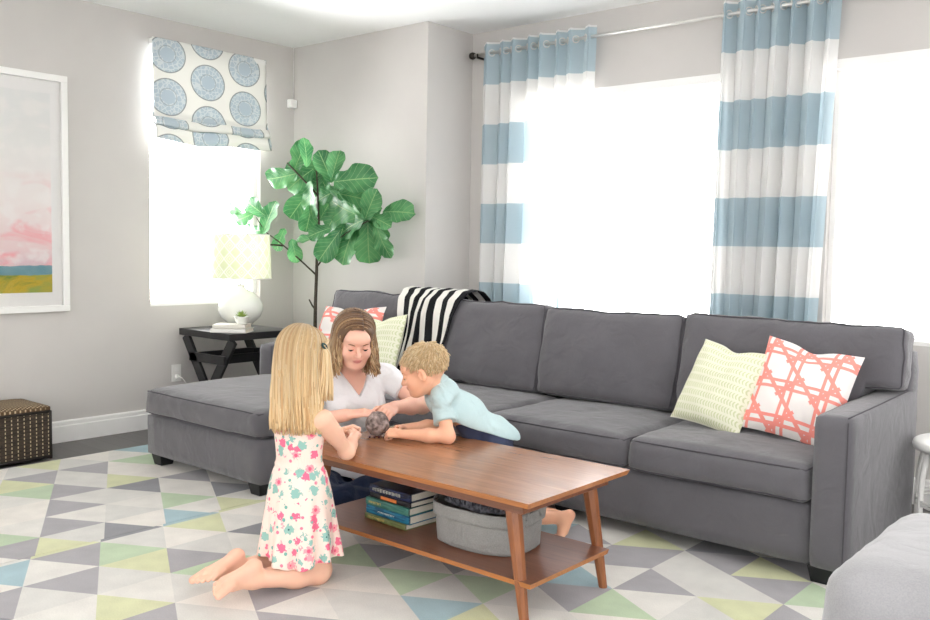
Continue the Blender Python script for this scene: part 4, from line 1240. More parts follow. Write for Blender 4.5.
G().box(XL + .0005, XL + .045, 4.372, 4.436, 2.280, 2.345).put('housing', M['trim'], se, smooth=False, bevel=.006, seg=3)
G().box(XL + .045, XL + .047, 4.385, 4.423, 2.290, 2.315).put('lens', M['white'], se, smooth=False)
G().tube([(XL + .004, 4.431, 2.345), (XL + .004, 4.431, 2.732)], .0022, 6).put('cable', M['trim'], se)
# =================================================================== OTTOMAN, WHITE STOOL
ot = thing('ottoman', 'pale grey plush ottoman in the near right corner', 'ottoman', (-.36, 2.53, 0))
o_, fn_ = cushion('body', (-.345, 2.52, .290), (.385, .350, .222), .10, ot, M['ottoman'], crown=(.01, .01, .02), n=(26, 26, 16), seed=2, wr=.006)
G().tube(ring_xy(fn_, -.80), .005, 6, closed=True).put('piping', M['ottoman'], o_)
for x in (-.62, -.10):
    for y in (2.30, 2.74):
        G().lathe([(0, 0), (.018, 0), (.026, .085), (0, .085)], (x, y, 0), 16, cap=False).put('leg', M['foot'], ot)
sc_ = (-.745, 4.13, 0)
sl = thing('stool', 'round white painted drum stool beside the right sofa arm', 'stool', sc_)
G().lathe([(0, .452), (.232, .452), (.246, .458), (.250, .470), (.246, .484), (.236, .490), (0, .492)], sc_, 56, cap=False).put('seat', M['white'], sl)
for k in range(10):
    a = 2 * PI * k / 10
    p = [(sc_[0] + r * math.cos(a), sc_[1] + r * math.sin(a), z) for r, z in ((.205, .452), (.222, .34), (.226, .22), (.222, .10), (.21, .02))]
    G().tube(p, .012, 8).put('leg', M['white'], sl)
g = G()
for z in (.23, .245): g.tube([(sc_[0] + .226 * math.cos(a), sc_[1] + .226 * math.sin(a), z) for a in np.linspace(0, 2 * PI, 48, endpoint=False)], .006, 6, closed=True)
g.tube([(sc_[0] + .212 * math.cos(a), sc_[1] + .212 * math.sin(a), .014) for a in np.linspace(0, 2 * PI, 48, endpoint=False)], .013, 8, closed=True)
g.put('hoop', M['white'], sl)
# =================================================================== PEOPLE
def nrm3(v):
    v = np.array(v, float); return v / np.linalg.norm(v)
class Fr:
    """local frame: f forward, l to the person's left, u up"""
    def __init__(s, o, f, u):
        s.o = np.array(o, float); s.f = nrm3(f); u = np.array(u, float); s.u = nrm3(u - s.f * u.dot(s.f)); s.l = np.cross(s.u, s.f)
        s.R = np.array([s.f, s.l, s.u])
    def __call__(s, f, l, u): return s.o + s.f * f + s.l * l + s.u * u
    def loc(s, P): return (np.asarray(P) - s.o) @ s.R.T
def m_skin():
    a = N('skin'); at = a.n('ShaderNodeVertexColor'); at.layer_name = 'Col'
    n = a.noise(a.coord(), 60, 3)
    a.color(a.mix(a.math('MULTIPLY', n, .12), at.outputs[0], srgb(222, 140, 120)))
    a.rough(.5, .35)
    a.b.inputs['Subsurface Weight'].default_value = .12
    a.b.inputs['Subsurface Radius'].default_value = (.02, .008, .004)
    a.b.inputs['Subsurface Scale'].default_value = .4
    return a.m
def m_hair():
    a = N('hair'); at = a.n('ShaderNodeVertexColor'); at.layer_name = 'Col'
    a.color(at.outputs[0]); a.rough(.42, .4); a.b.inputs['Sheen Weight'].default_value = .15
    translucent(a, .18, at.outputs[0])
    return a.m
M['skin'] = m_skin(); M['hair'] = m_hair()
M['eyewhite'] = mplain('eye_white', srgb(236, 232, 228), .2, .5)
M['iris'] = mplain('iris', srgb(72, 84, 92), .2, .5)
M['lash'] = mplain('lash_brown', srgb(74, 52, 40), .8, .1)
M['brow_blonde'] = mplain('brow_blonde', srgb(176, 136, 96), .9, .1)
M['brow_brown'] = mplain('brow_brown', srgb(126, 92, 66), .9, .1)
def head_sdf(S, H, s, child=False, mouth=True):
    c = 1.07 if child else 1.0; j = .86 if child else 1.0
    def E(f, l, u, rf, rl, ru, k=.012, cut=False, sc=s):
        S.ell(H(f * s, l * s, u * s), (rf * s, rl * s, ru * s), H.R, k * s, cut)
    E(-.014, 0, .030, .097 * c, .077 * c, .086 * c, .02)
    E(.030, 0, -.030, .060, .057 * (1 if not child else 1.05), .072 * j, .03)
    E(.038, 0, -.070 * j, .048, .046, .034, .03)
    E(.074, 0, -.094 * j, .020, .022, .017, .025)
    for q in (-1, 1):
        E(.058, q * .036, -.030 * j, .032, .030, .032, .02)
        S.cap(H(-.005 * s, q * .056 * s, -.035 * s), H(.055 * s, q * .026 * s, -.090 * j * s), .018 * s, .016 * s, .03 * s)
    E(.070, 0, .040, .028, .056, .030, .02)
    for q in (-1, 1): E(.101, q * .033, .006, .016, .019, .013, .012, True)
    n = .75 if child else 1.0
    S.cap(H(.086 * s, 0, .014 * s), H((.100 + .012 * n) * s, 0, -.022 * s), .0075 * s, .0105 * s, .010 * s)
    for q in (-1, 1): E(.098, q * .011, -.026, .010, .007, .007, .006)
    E(.092, 0, -.050 * j, .011, .021, .0052, .006); E(.090, 0, -.060 * j, .0105, .018, .0058, .006)
    E(.104, 0, -.0552 * j, .008, .022, .0013, .002, True)
    for q in (-1, 1):
        E(.078, q * .033, .006, .0155, .0150, .0148, .003)           # lowered lid over the eyeball
        E(.002, q * .084 * (c if child else 1), -.002, .019, .008, .031, .005)
        E(.010, q * .088 * (c if child else 1), .000, .010, .006, .018, .004, True)
def hand_sdf(S, W, d, n, right, s, curl, spread=.0, thumb=(.6, .75, .25), kt=.3):
    """W wrist centre, d towards fingers, n out of the palm"""
    d = nrm3(d); n = np.array(n, float); n = nrm3(n - d * n.dot(d)); t = np.cross(d, n) * (1 if right else -1)
    W = np.array(W, float)
    S.cap(W - d * .02 * s, W + d * .02 * s, .024 * s, .024 * s, .012 * s)
    for q, w in ((-.028, .0155), (-.010, .017), (.010, .0175), (.028, .0165)):
        S.cap(W + (d * .022 + t * q * .75) * s, W + (d * .085 + t * q) * s, w * s * .85, w * s * .72, .008 * s)
    S.cap(W + (d * .018 + t * .022 + n * .006) * s, W + (d * .05 + t * .034 + n * .008) * s, .017 * s, .014 * s, .010 * s)
    tips = []
    for q, L, r in ((.029, .043, .0092), (.010, .047, .0095), (-.010, .044, .0092), (-.028, .036, .0082)):
        p = W + (d * .088 + t * q) * s; a = 0
        dd = nrm3(d + t * q * spread * 8)
        for i, (ll, rr_) in enumerate(((L, 1), (L * .64, .9), (L * .50, .82))):
            a += curl[i]
            v = dd * math.cos(a) + n * math.sin(a)
            p2 = p + v * ll * s
            S.cap(p, p2, r * rr_ * s, r * rr_ * .9 * s, .0025 * s)
            p = p2
        tips.append(p)
    p = W + (d * .040 + t * .034 + n * .008) * s
    v = nrm3(d * thumb[0] + t * thumb[1] + n * thumb[2]); p2 = p + v * .038 * s
    S.cap(p, p2, .0115 * s, .0105 * s, .006 * s)
    v2 = nrm3(v + d * .5 * kt - t * kt + n * kt); p3 = p2 + v2 * .030 * s
    S.cap(p2, p3, .0102 * s, .0085 * s, .003 * s)
    return tips
def foot_sdf(S, ankle, d, up, s, left, r_ank=.03):
    """ankle centre, d heel->toe direction, up = dorsal direction"""
    d = nrm3(d); up = np.array(up, float); up = nrm3(up - d * up.dot(d)); t = np.cross(up, d) * (1 if not left else -1) * -1   # towards big toe
    A = np.array(ankle, float)
    heel = A - up * .042 * s - d * .018 * s
    S.ell(heel, (.030 * s, .027 * s, .027 * s), np.array([d, t, up]), .02 * s)
    S.cap(A, heel, r_ank, .024 * s, .025 * s)
    S.cap(A, A + d * .09 * s - up * .035 * s, r_ank * .9, .024 * s, .03 * s)
    S.cap(heel + d * .02 * s, A + d * .12 * s - up * .056 * s + t * .016 * s, .024 * s, .022 * s, .02 * s)
    S.cap(heel + d * .02 * s, A + d * .105 * s - up * .058 * s - t * .026 * s, .021 * s, .017 * s, .02 * s)
    for i, (q, L, r) in enumerate(((.026, .172, .0125), (.009, .168, .0088), (-.004, .158, .0082), (-.017, .146, .0078), (-.029, .132, .0075))):
        b = A + d * (.105 - .007 * i) * s - up * .055 * s + t * q * 1.15 * s
        e = A + d * L * s - up * .058 * s + t * q * 1.35 * s
        S.cap(b, e, r * 1.22 * s, r * 1.16 * s, .003 * s)
def skincol(P, base, H=None, s=1, lips=(.72, .33, .30), child=False):
    P = np.asarray(P); c = np.tile(np.array(base[:3]), (len(P), 1))
    if H is not None:
        q = H.loc(P) / s; j = .86 if child else 1
        def mask(f, l, u, rf, rl, ru):
            r = ((q[:, 0] - f) / rf) ** 2 + ((np.abs(q[:, 1]) - l) / rl) ** 2 + ((q[:, 2] - u) / ru) ** 2
            return np.clip(1.6 - r * 1.1, 0, 1)[:, None]
        m = mask(.098, 0, -.055 * j, .016, .022, .009); c = c * (1 - m * .85) + np.array(lips) * m * .85
        m = mask(.075, .042, -.030, .04, .026, .024) * .12; c = c * (1 - m) + np.array((.86, .42, .36)) * m
        m = mask(.108, 0, -.022, .02, .016, .012) * .2; c = c * (1 - m) + np.array((.84, .42, .36)) * m
    return c
def face_bits(body, H, s, brow, child=False, looking=True):
    for q in (-1, 1):
        # lash line of the lowered lid, slightly open eye below it
        pts = [H(s * (.078 + .0158 * math.cos(a) * .99), s * (q * .033 + .0155 * math.sin(a)), s * (.0015 + .0012 * math.cos(a * 2))) for a in np.linspace(-.95, .95, 9)]
        G().tube(pts, [.0006 * s, .0011 * s, .0014 * s, .0016 * s, .0016 * s, .0016 * s, .0014 * s, .0011 * s, .0006 * s], 5).put('eyelash', M['lash'], body)
        e = G(); n = 12
        v = []; f = []
        for i in range(n + 1):
            for k in range(n):
                th = PI * i / n; ph = 2 * PI * k / n
                v.append(H(s * (.0785 + .0146 * math.cos(th)), s * (q * .033 + .0125 * math.sin(th) * math.cos(ph)), s * (.0025 + .0130 * math.sin(th) * math.sin(ph))))
        for i in range(n):
            for k in range(n):
                l = (k + 1) % n; f.append((i * n + k, i * n + l, (i + 1) * n + l, (i + 1) * n + k))
        mi = [1 if (j // n) < 3 else 0 for j in range(len(f))]
        put('eye', v, f, None, body, mats=[M['eyewhite'], M['iris']], matidx=mi)
        pts = [H(s * (.0702 + .0272 * math.sqrt(max(0, 1 - ((.034 + a) / .0565) ** 2))), s * q * (.034 + a), s * (.0290 - 14 * a * a + .10 * a)) for a in np.linspace(-.017, .014, 8)]
        G().tube(pts, [.0008 * s, .0016 * s, .002 * s, .002 * s, .002 * s, .0017 * s, .0013 * s, .0006 * s], 5).put('eyebrow', brow, body)
class Hair:
    def __init__(s): s.g = G(); s.c = []
    def lock(s, pts, r, col, col2=None, n=5, flat=1.0):
        m = len(pts); k = len(s.g.v)
        rad = [r * (0.55 + .45 * min(1, 4 * i / m)) * (1 if i < m * .7 else max(.12, 1 - (i - m * .7) / (m * .3) * .85)) for i in range(m)]
        s.g.tube(pts, rad, n)
        for i in range(m):
            t = i / (m - 1); cc = np.array(col) if col2 is None else np.array(col) * (1 - t) + np.array(col2) * t
            s.c += [cc] * n
    def base(s, v, f, col):
        s.g.add(v, [tuple(q) for q in f]); s.c += [np.array(c) for c in col]
    def put(s, body): return put('hair', s.g.v, s.g.f, M['hair'], body, colors=np.clip(np.array(s.c), 0, 1))
def lin(*c): return np.array(srgb(*c)[:3])
# ------------------------------------------------------------------- GIRL
SK_G = lin(240, 192, 166)
GH = Fr((-2.555, 2.105, .834), (-.28, .90, -.34), (0, 0, 1)); gs = .92
CF = Fr((-2.555, 2.09, .60), (-.10, 1, -.03), (0, 0, 1))
S = Sculpt((-2.95, 1.66, -.01), (-2.28, 2.70, .99), .0034)
S.ell(CF(0, 0, -.26), (.070, .090, .08), CF.R, .03)
S.cap(CF(0, .040, -.26), CF(0, -.040, -.26), .068, .068, .03)
S.ell(CF(.002, 0, -.13), (.062, .080, .10), CF.R, .05)
S.ell(CF(.0, 0, -.02), (.068, .092, .085), CF.R, .05)
S.cap(CF(-.005, .085, .030), CF(-.005, -.085, .030), .030, .030, .04)
S.cap(CF(0, 0, .03), GH(-.02 * gs, 0, -.06 * gs), .036, .032, .03)
head_sdf(S, GH, gs, True)
gR = [np.array((-2.448, 2.108, .630)), np.array((-2.482, 2.255, .487)), np.array((-2.640, 2.440, .492))]
gL = [np.array((-2.650, 2.125, .630)), np.array((-2.735, 2.275, .487)), np.array((-2.742, 2.455, .490))]
S.chain(gR, [.034, .026, .019], .018); S.cap(gR[0], gR[0] + (gR[1] - gR[0]) * .5, .033, .029, .02); S.cap(gR[1], gR[1] + (gR[2] - gR[1]) * .45, .027, .025, .02)
S.chain(gL, [.034, .026, .019], .018)
hand_sdf(S, gR[2], gR[2] - gR[1] + np.array((0, 0, .02)), (-.7, .1, -.6), True, .66, (1.0, 1.2, .8), thumb=(.8, .35, .5))
hand_sdf(S, gL[2], (.15, 1, .12), (.75, -.1, -.5), False, .66, (.9, 1.2, .8), thumb=(.8, .35, .5))
# legs: kneeling, shins back along the rug
KR, KL = np.array((-2.500, 2.130, .064)), np.array((-2.640, 2.150, .064))
AR, AL = np.array((-2.552, 1.885, .078)), np.array((-2.682, 1.905, .080))
for hp, K, A, left in ((CF(.0, -.045, -.27), KR, AR, False), (CF(0, .045, -.27), KL, AL, True)):
    S.cap(hp, K, .060, .050, .03)
    mid = K + (A - K) * .35
    S.cap(K, mid, .052, .049, .02); S.cap(mid, A, .049, .028, .03)
    # sole up: toes point back, dorsal side towards the floor
    d = nrm3((A - K) * np.array((1, 1, 0)) + np.array((0, 0, -.085)))
    d = nrm3(np.array((.02 if not left else .10, -1, -.36)))
    foot_sdf(S, A + np.array((0, 0, .004)), d, (0, -.35 , -1), .92, left, .027)
V, F_ = S.mesh()
girl = put('person', V, F_, M['skin'], None, loc=(-2.57, 2.1, 0), colors=skincol(V, SK_G, GH, gs, child=True))
tag(girl, 'girl with long blonde hair in a floral sleeveless dress kneeling barefoot at the coffee table', 'person')
face_bits(girl, GH, gs, M['brow_blonde'], True)
def m_floral():
    a = N('floral_print'); co = a.coord()
    vo = a.n('ShaderNodeTexVoronoi'); vo.inputs['Scale'].default_value = 25; vo.inputs['Randomness'].default_value = .9; a.l(co, vo.inputs['Vector'])
    jag = a.noise(co, 110, 2)
    dist = a.math('ADD', vo.outputs['Distance'], a.math('MULTIPLY', a.math('SUBTRACT', jag, .5), .75))
    rnd = a.sep(vo.outputs['Color'])
    teal = a.math('MULTIPLY', a.math('LESS_THAN', dist, .44), a.math('LESS_THAN', rnd[0], .40))
    pink = a.math('MULTIPLY', a.math('LESS_THAN', dist, .40), a.math('GREATER_THAN', rnd[0], .45))
    hot = a.math('MULTIPLY', pink, a.math('GREATER_THAN', rnd[1], .5))
    v2 = a.n('ShaderNodeTexVoronoi'); v2.inputs['Scale'].default_value = 42; a.l(co, v2.inputs['Vector'])
    r2 = a.sep(v2.outputs['Color'])
    leafm = a.math('MULTIPLY', a.math('LESS_THAN', v2.outputs['Distance'], .30), a.math('GREATER_THAN', r2[0], .70))
    bud = a.math('MULTIPLY', a.math('LESS_THAN', v2.outputs['Distance'], .27), a.math('LESS_THAN', r2[0], .30))
    heart = a.math('MULTIPLY', a.math('LESS_THAN', vo.outputs['Distance'], .09), teal)
    c = a.mix(leafm, srgb(244, 218, 206), srgb(120, 176, 164))
    c = a.mix(bud, c, srgb(240, 128, 150))
    c = a.mix(teal, c, srgb(146, 186, 176))
    c = a.mix(pink, c, srgb(248, 160, 168)); c = a.mix(a.math('MULTIPLY', pink, a.math('LESS_THAN', vo.outputs['Distance'], .2)), c, srgb(232, 100, 130)); c = a.mix(hot, c, srgb(236, 112, 142)); c = a.mix(heart, c, srgb(70, 110, 110))
    a.color(c); a.rough(.9, .1); a.b.inputs['Sheen Weight'].default_value = .1
    a.bump(a.noise(co, 700, 2), .1, .002); return a.m
M['floral'] = m_floral(); M['pink_trim'] = mplain('pink_trim', srgb(250, 130, 130), .8)
D = Sculpt((-2.82, 1.88, .02), (-2.30, 2.32, .72), .0042)
D.ell(CF(.002, 0, -.13), (.072, .090, .11), CF.R, .05)
D.ell(CF(.0, 0, -.02), (.078, .100, .095), CF.R, .05)
zw, zh = .445, .115
cx0, cy0 = -2.552, 2.088
def skirt(X, Y, Z):
    t = np.clip((zw - Z) / (zw - zh), -.2, 1.1)
    cx = cx0 - .002 * t; cy = cy0 + .004 * t
    ph = np.arctan2(Y - cy, X - cx)
    rx = .092 + .060 * np.clip(t, 0, 1) ** .5; ry = .078 + .060 * np.clip(t, 0, 1) ** .5
    r = np.sqrt(((X - cx) / rx) ** 2 + ((Y - cy) / ry) ** 2)
    w = (.030 + .075 * t) * np.sin(ph * 9 + 1.3 * np.sin(ph * 2) + t * 1.2) + (.02 + .02 * t) * np.sin(ph * 19 + 2)
    d = (r - 1 - w * np.clip(t, 0, 1)) * .085
    d = np.maximum(d, Z - (zw + .01)); d = np.maximum(d, (zh + .012 * np.sin(ph * 3 + 1)) - Z)
    inner = (r - .93 - w * np.clip(t, 0, 1)) * .085
    return np.maximum(d, -np.maximum(inner, Z - .22))
D.fn(skirt, (-2.80, 1.90, .06), (-2.32, 2.30, .48), .02)
D.fn(lambda X, Y, Z: (.612 - .10 * (Y - 2.09)) - Z, (-2.82, 1.9, .56), (-2.3, 2.3, .72), 0, cut=True)
# arm holes
D.cap((-2.43, 2.09, .64), (-2.38, 2.09, .60), .040, .05, .01, cut=True); D.cap((-2.68, 2.11, .64), (-2.74, 2.11, .60), .040, .05, .01, cut=True)
D.warp(lambda x, y, z: .0022 * np.sin(55 * np.arctan2(y - 2.09, x + 2.552)) * np.clip(1 - np.abs(z - .46) / .05, 0, 1))
V, F_ = D.mesh()
dress = put('dress', V, F_, M['floral'], girl)
g = G(); g.tube([CF(-.077 * math.cos(a), .099 * math.sin(a), .015 + .008 * math.cos(a)) for a in np.linspace(0, 2 * PI, 32, endpoint=False)], .0042, 6, closed=True)
g.put('neck_trim', M['pink_trim'], dress)
for q in (-1, 1):
    G().tube([CF(-.074, q * .055, .012), CF(-.045, q * .060, .052), CF(0, q * .062, .066), CF(.045, q * .058, .052), CF(.074, q * .05, .010)], .006, 6).put('strap', M['pink_trim'], dress)
# hair: long, straight, parted, one side clipped back
hr = Hair(); rr = random.Random(4)
B = Sculpt((-2.75, 1.92, .66), (-2.38, 2.30, 1.02), .005)
B.ell(GH(-.018 * gs, 0, .034 * gs), (.105 * gs, .087 * gs, .094 * gs), GH.R, .01)
B.cap(GH(-.045 * gs, 0, -.02), GH(-.05 * gs, 0, -.02) + np.array((0, -.01, -.12)), .058, .052, .03)
B.ell(GH(.085 * gs, 0, -.03 * gs), (.065, .064, .105), GH.R, .01, True)
v, f = B.mesh(); hr.base(v, f, np.tile(lin(196, 158, 112), (len(v), 1)))
def flow(H, s, a, part, rad, off, hang, zend, rr, wave=0., spread=0., front=.62, n=20, cling=1.0, back=None):
    """one lock: over the skull at azimuth a (0 = front, pi = back), then hanging to zend"""
    pts = []
    pr = (.108 * s * off, .090 * s * off, .097 * s * off)
    c0 = (-.018 * s, 0, .034 * s)
    th_end = hang
    ca, sa = math.cos(a), math.sin(a)
    for i in range(8):
        th = .08 + (th_end - .08) * i / 7
        k = 1 - i / 7
        p = H(c0[0] + pr[0] * math.sin(th) * ca, c0[1] + pr[1] * math.sin(th) * sa + part * s * k * k, c0[2] + pr[2] * math.cos(th))
        pts.append(p)
    p = pts[-1].copy(); d = pts[-1] - pts[-2]; d = d / np.linalg.norm(d)
    m = n - 8; step = max(.004, (p[2] - zend) / m)
    ph = rr.uniform(0, 6)
    for i in range(m):
        d = d * .55 + np.array((0, 0, -1.)) * .45; d /= np.linalg.norm(d)
        p = p + d * step / max(.35, -d[2] if d[2] < 0 else .35)
        q = p.copy()
        if wave:
            q = q + (H.l * math.sin(ph + i * .75) + H.f * math.cos(ph + i * .75)) * wave * (i / m)
        if spread:
            q = q + (H.f * ca + H.l * sa) * spread * (i / m)
        pts.append(q)
    return pts
cg = [lin(216, 182, 134), lin(208, 170, 122), lin(226, 196, 150), lin(198, 158, 112), lin(234, 208, 166)]
for i in range(900):
    a = rr.uniform(.62, 2 * PI - .62)
    side = 1 if math.sin(a) > 0 else -1
    off = rr.uniform(1.0, 1.09)
    ze = .600 + rr.uniform(-.022, .02) + .02 * abs(math.cos(a) > .3)
    if math.cos(a) > .45: ze += rr.uniform(0, .05)
    pts = flow(GH, gs, a, .012, 0, off, rr.uniform(1.45, 1.75), ze, rr, wave=.004, spread=rr.uniform(-.008, .016), n=22)
    # lie against the shoulders / back
    q = [p.copy() for p in pts]
    for p in q:
        if p[2] < .80:
            x = CF.loc(p); t = min(1, (.80 - p[2]) / .10)
            if x[0] < 0:
                r_ = math.hypot(x[0] / .088, x[1] / .112)
                if r_ < 1: x[0] /= max(r_, .2) ** t; x[1] /= max(r_, .2) ** t
                if x[0] < -.10: x[0] = -.10 + (x[0] + .10) * .5
            else:
                x[0] = min(x[0], .01) ; x[1] = math.copysign(max(abs(x[1]), .075), x[1])
            if abs(x[1]) > .115: x[1] = math.copysign(.115, x[1])
            p[:] = CF.o + x @ CF.R
    c = cg[rr.choice([0, 0, 1, 2, 2, 3, 4])] * rr.uniform(.85, 1.1)
    hr.lock(q, rr.uniform(.004, .0062), c * .72, c * 1.2)
# gathered lock from the clip at the right side of the head
tie = GH(-.030 * gs, -.098 * gs, .055 * gs)
for i in range(60):
    a0 = rr.uniform(.5, 1.25); st_ = GH((-.01 + .09 * math.cos(a0)) * gs, -.03 * gs - .04 * gs * math.sin(a0), (.125 - .03 * a0 + rr.uniform(-.01, .004)) * gs)
    m1 = (st_ + tie) / 2 + GH.u * .006 - GH.l * .012
    jit = np.array((rr.uniform(-.006, .006), rr.uniform(-.006, .006), 0))
    pts = [st_, m1, tie + jit * .5]
    for k in range(1, 9): pts.append(tie + jit * (1 + k * .35) + np.array((.004 * k * (1 - k / 12), -.0015 * k, -.024 * k)) - GH.l * .012)
    c = cg[rr.choice([0, 2, 4, 4])] * rr.uniform(.95, 1.12); hr.lock(pts, .0045, c, c * 1.05)
hr.put(girl)
G().tube([tie + (GH.f * math.cos(a) + GH.l * .3 * math.sin(a) + GH.u * .6 * math.sin(a)) * .014 - GH.l * .006 for a in np.linspace(0, 2 * PI, 16, endpoint=False)], .004, 6, closed=True).put('hair_tie', M['elastic'], girl)
# ------------------------------------------------------------------- WOMAN
SK_W = lin(240, 190, 168)
WH = Fr((-2.958, 2.728, .832), (.80, -.47, -.40), (0, 0, 1)); ws = .975
WF = Fr((-3.075, 2.825, .60), (.90, -.43, -.02), (.18, -.10, 1))
S = Sculpt((-3.50, 2.28, -.01), (-2.58, 3.42, .99), .0042)
wp = np.array((-3.20, 2.91, .125))
S.ell(wp, (.115, .165, .115), WF.R, .03)
S.ell((wp + WF.o) / 2 + np.array((0, 0, -.04)), (.085, .120, .14), WF.R, .08)
S.ell(WF(0, 0, -.05), (.10, .140, .13), WF.R, .06)
for q in (-1, 1): S.ell(WF(.078, q * .066, -.085), (.056, .062, .060), WF.R, .03)
S.cap(WF(-.012, .13, .050), WF(-.012, -.13, .050), .045, .045, .05)
S.cap(WF(-.01, 0, .05), WH(-.024, 0, -.06), .052, .046, .035)
head_sdf(S, WH, ws)
wR = [WF(-.005, -.165, .042), np.array((-3.03, 2.45, .478)), np.array((-2.845, 2.575, .532))]
wL = [WF(-.005, .165, .042), np.array((-2.790, 2.995, .530)), np.array((-2.770, 2.790, .548))]
for c_ in (wR, wL):
    S.cap(c_[0], c_[1], .048, .038, .03); S.cap(c_[1], c_[1] + (c_[2] - c_[1]) * .4, .038, .037, .02); S.cap(c_[1] + (c_[2] - c_[1]) * .4, c_[2], .037, .026, .02)
OBJ = np.array((-2.722, 2.645, .503))
hand_sdf(S, wR[2], OBJ + np.array((-.02, .01, .050)) - wR[2], (.15, .35, -.95), True, .92, (.35, .55, .5), spread=.25, thumb=(.75, .6, .3))
hand_sdf(S, wL[2], OBJ + np.array((.0, .045, .040)) - wL[2], (-.35, -.25, -.9), False, .92, (.35, .6, .5), spread=.25, thumb=(.75, .6, .3))
wk = [np.array((-2.975, 2.50, .155)), np.array((-2.975, 3.20, .155))]
wa = [np.array((-2.915, 2.95, .075)), np.array((-3.045, 2.72, .115))]
S.cap(wp + WF.l * -.085, wk[0], .088, .062, .04); S.cap(wp + WF.l * .085, wk[1], .088, .062, .04)
for K, A in zip(wk, wa):
    m_ = K + (A - K) * .35; S.cap(K, m_, .058, .054, .03); S.cap(m_, A, .054, .034, .03)
foot_sdf(S, wa[0], (.05, 1, -.15), (1, 0, .5), .95, False, .033)
foot_sdf(S, wa[1], (.05, -1, -.35), (1, 0, .5), .95, True, .033)
V, F_ = S.mesh()
woman = put('person', V, F_, M['skin'], None, loc=(-3.12, 2.85, 0), colors=skincol(V, SK_W, WH, ws, lips=(.60, .18, .18)))
tag(woman, 'woman with shoulder-length brown-blonde hair in a white V-neck t-shirt and jeans sitting on the rug', 'person')
face_bits(woman, WH, ws, M['brow_brown'])
T_ = Sculpt((-3.48, 2.50, .10), (-2.78, 3.18, .75), .0045)
T_.ell(wp + np.array((0, 0, .05)), (.130, .180, .11), WF.R, .03)
T_.ell((wp + WF.o) / 2 + np.array((0, 0, -.04)), (.110, .145, .17), WF.R, .08)
T_.ell(WF(0, 0, -.05), (.115, .153, .14), WF.R, .06)
for q in (-1, 1): T_.ell(WF(.078, q * .066, -.090), (.066, .072, .070), WF.R, .05)
T_.cap(WF(-.012, .13, .050), WF(-.012, -.13, .050), .056, .056, .05)
for c_ in (wR, wL): T_.cap(c_[0], c_[0] + (c_[1] - c_[0]) * .52, .060, .056, .02)
for c_, side in ((wR, -1), (wL, 1)):
    ax = nrm3(c_[1] - c_[0]); e0 = c_[0] + (c_[1] - c_[0]) * .52
    T_.fn(lambda X, Y, Z, e0=e0, ax=ax: np.maximum(-((X - e0[0]) * ax[0] + (Y - e0[1]) * ax[1] + (Z - e0[2]) * ax[2]), np.sqrt((X - e0[0]) ** 2 + (Y - e0[1]) ** 2 + (Z - e0[2]) ** 2) - .085), e0 - .1, e0 + .1, .003, cut=True)
def vneck(X, Y, Z):
    P = np.stack([X, Y, Z], -1) - WF.o; q = P @ WF.R.T
    f, l, u = q[..., 0], q[..., 1], q[..., 2]
    return np.maximum(np.abs(l) * .92 - (u + .028) * .55, .015 - f)
T_.fn(vneck, (-3.2, 2.5, .52), (-2.85, 2.95, .75), .004, cut=True)
T_.cap(WF(-.02, 0, .06), WF(-.035, 0, .16), .062, .075, .006, cut=True)
T_.fn(lambda X, Y, Z: Z - (.165 + .015 * np.sin(14 * Y + 6 * X)), (-3.48, 2.5, .10), (-2.78, 3.18, .3), .003, cut=True)
def folds(x, y, z):
    q = (np.stack([x, y, z], -1) - WF.o) @ WF.R.T
    return .008 * np.sin(q[:, 1] * 32 + q[:, 2] * 16 + 2 * np.sin(q[:, 2] * 18)) * np.clip((-q[:, 2] + .02) * 6, .15, 1) + .003 * np.sin(q[:, 2] * 60 + q[:, 1] * 25) * np.clip((-q[:, 2] - .12) * 5, 0, 1)
T_.warp(folds)
V, F_ = T_.mesh(); put('t_shirt', V, F_, M['tee'], woman)
J_ = Sculpt((-3.50, 2.38, -.01), (-2.80, 3.32, .30), .0048)
J_.ell(wp, (.123, .173, .123), WF.R, .03)
J_.cap(wp + WF.l * -.085, wk[0], .097, .072, .04); J_.cap(wp + WF.l * .085, wk[1], .097, .072, .04)
for K, A in zip(wk, wa):
    m_ = K + (A - K) * .35; S_e = K + (A - K) * 1.0; J_.cap(K, m_, .068, .064, .03); J_.cap(m_, S_e, .064, .048, .03)
J_.fn(lambda X, Y, Z: Z, (-3.5, 2.38, -.02), (-2.8, 3.32, .03), 0, cut=True)
J_.warp(lambda x, y, z: .003 * np.sin(x * 60 + y * 30) + .002 * np.sin(y * 80 - z * 50))
V, F_ = J_.mesh(); V[:, 2] = np.maximum(V[:, 2], .0125); put('jeans', V, F_, M['denim'], woman)
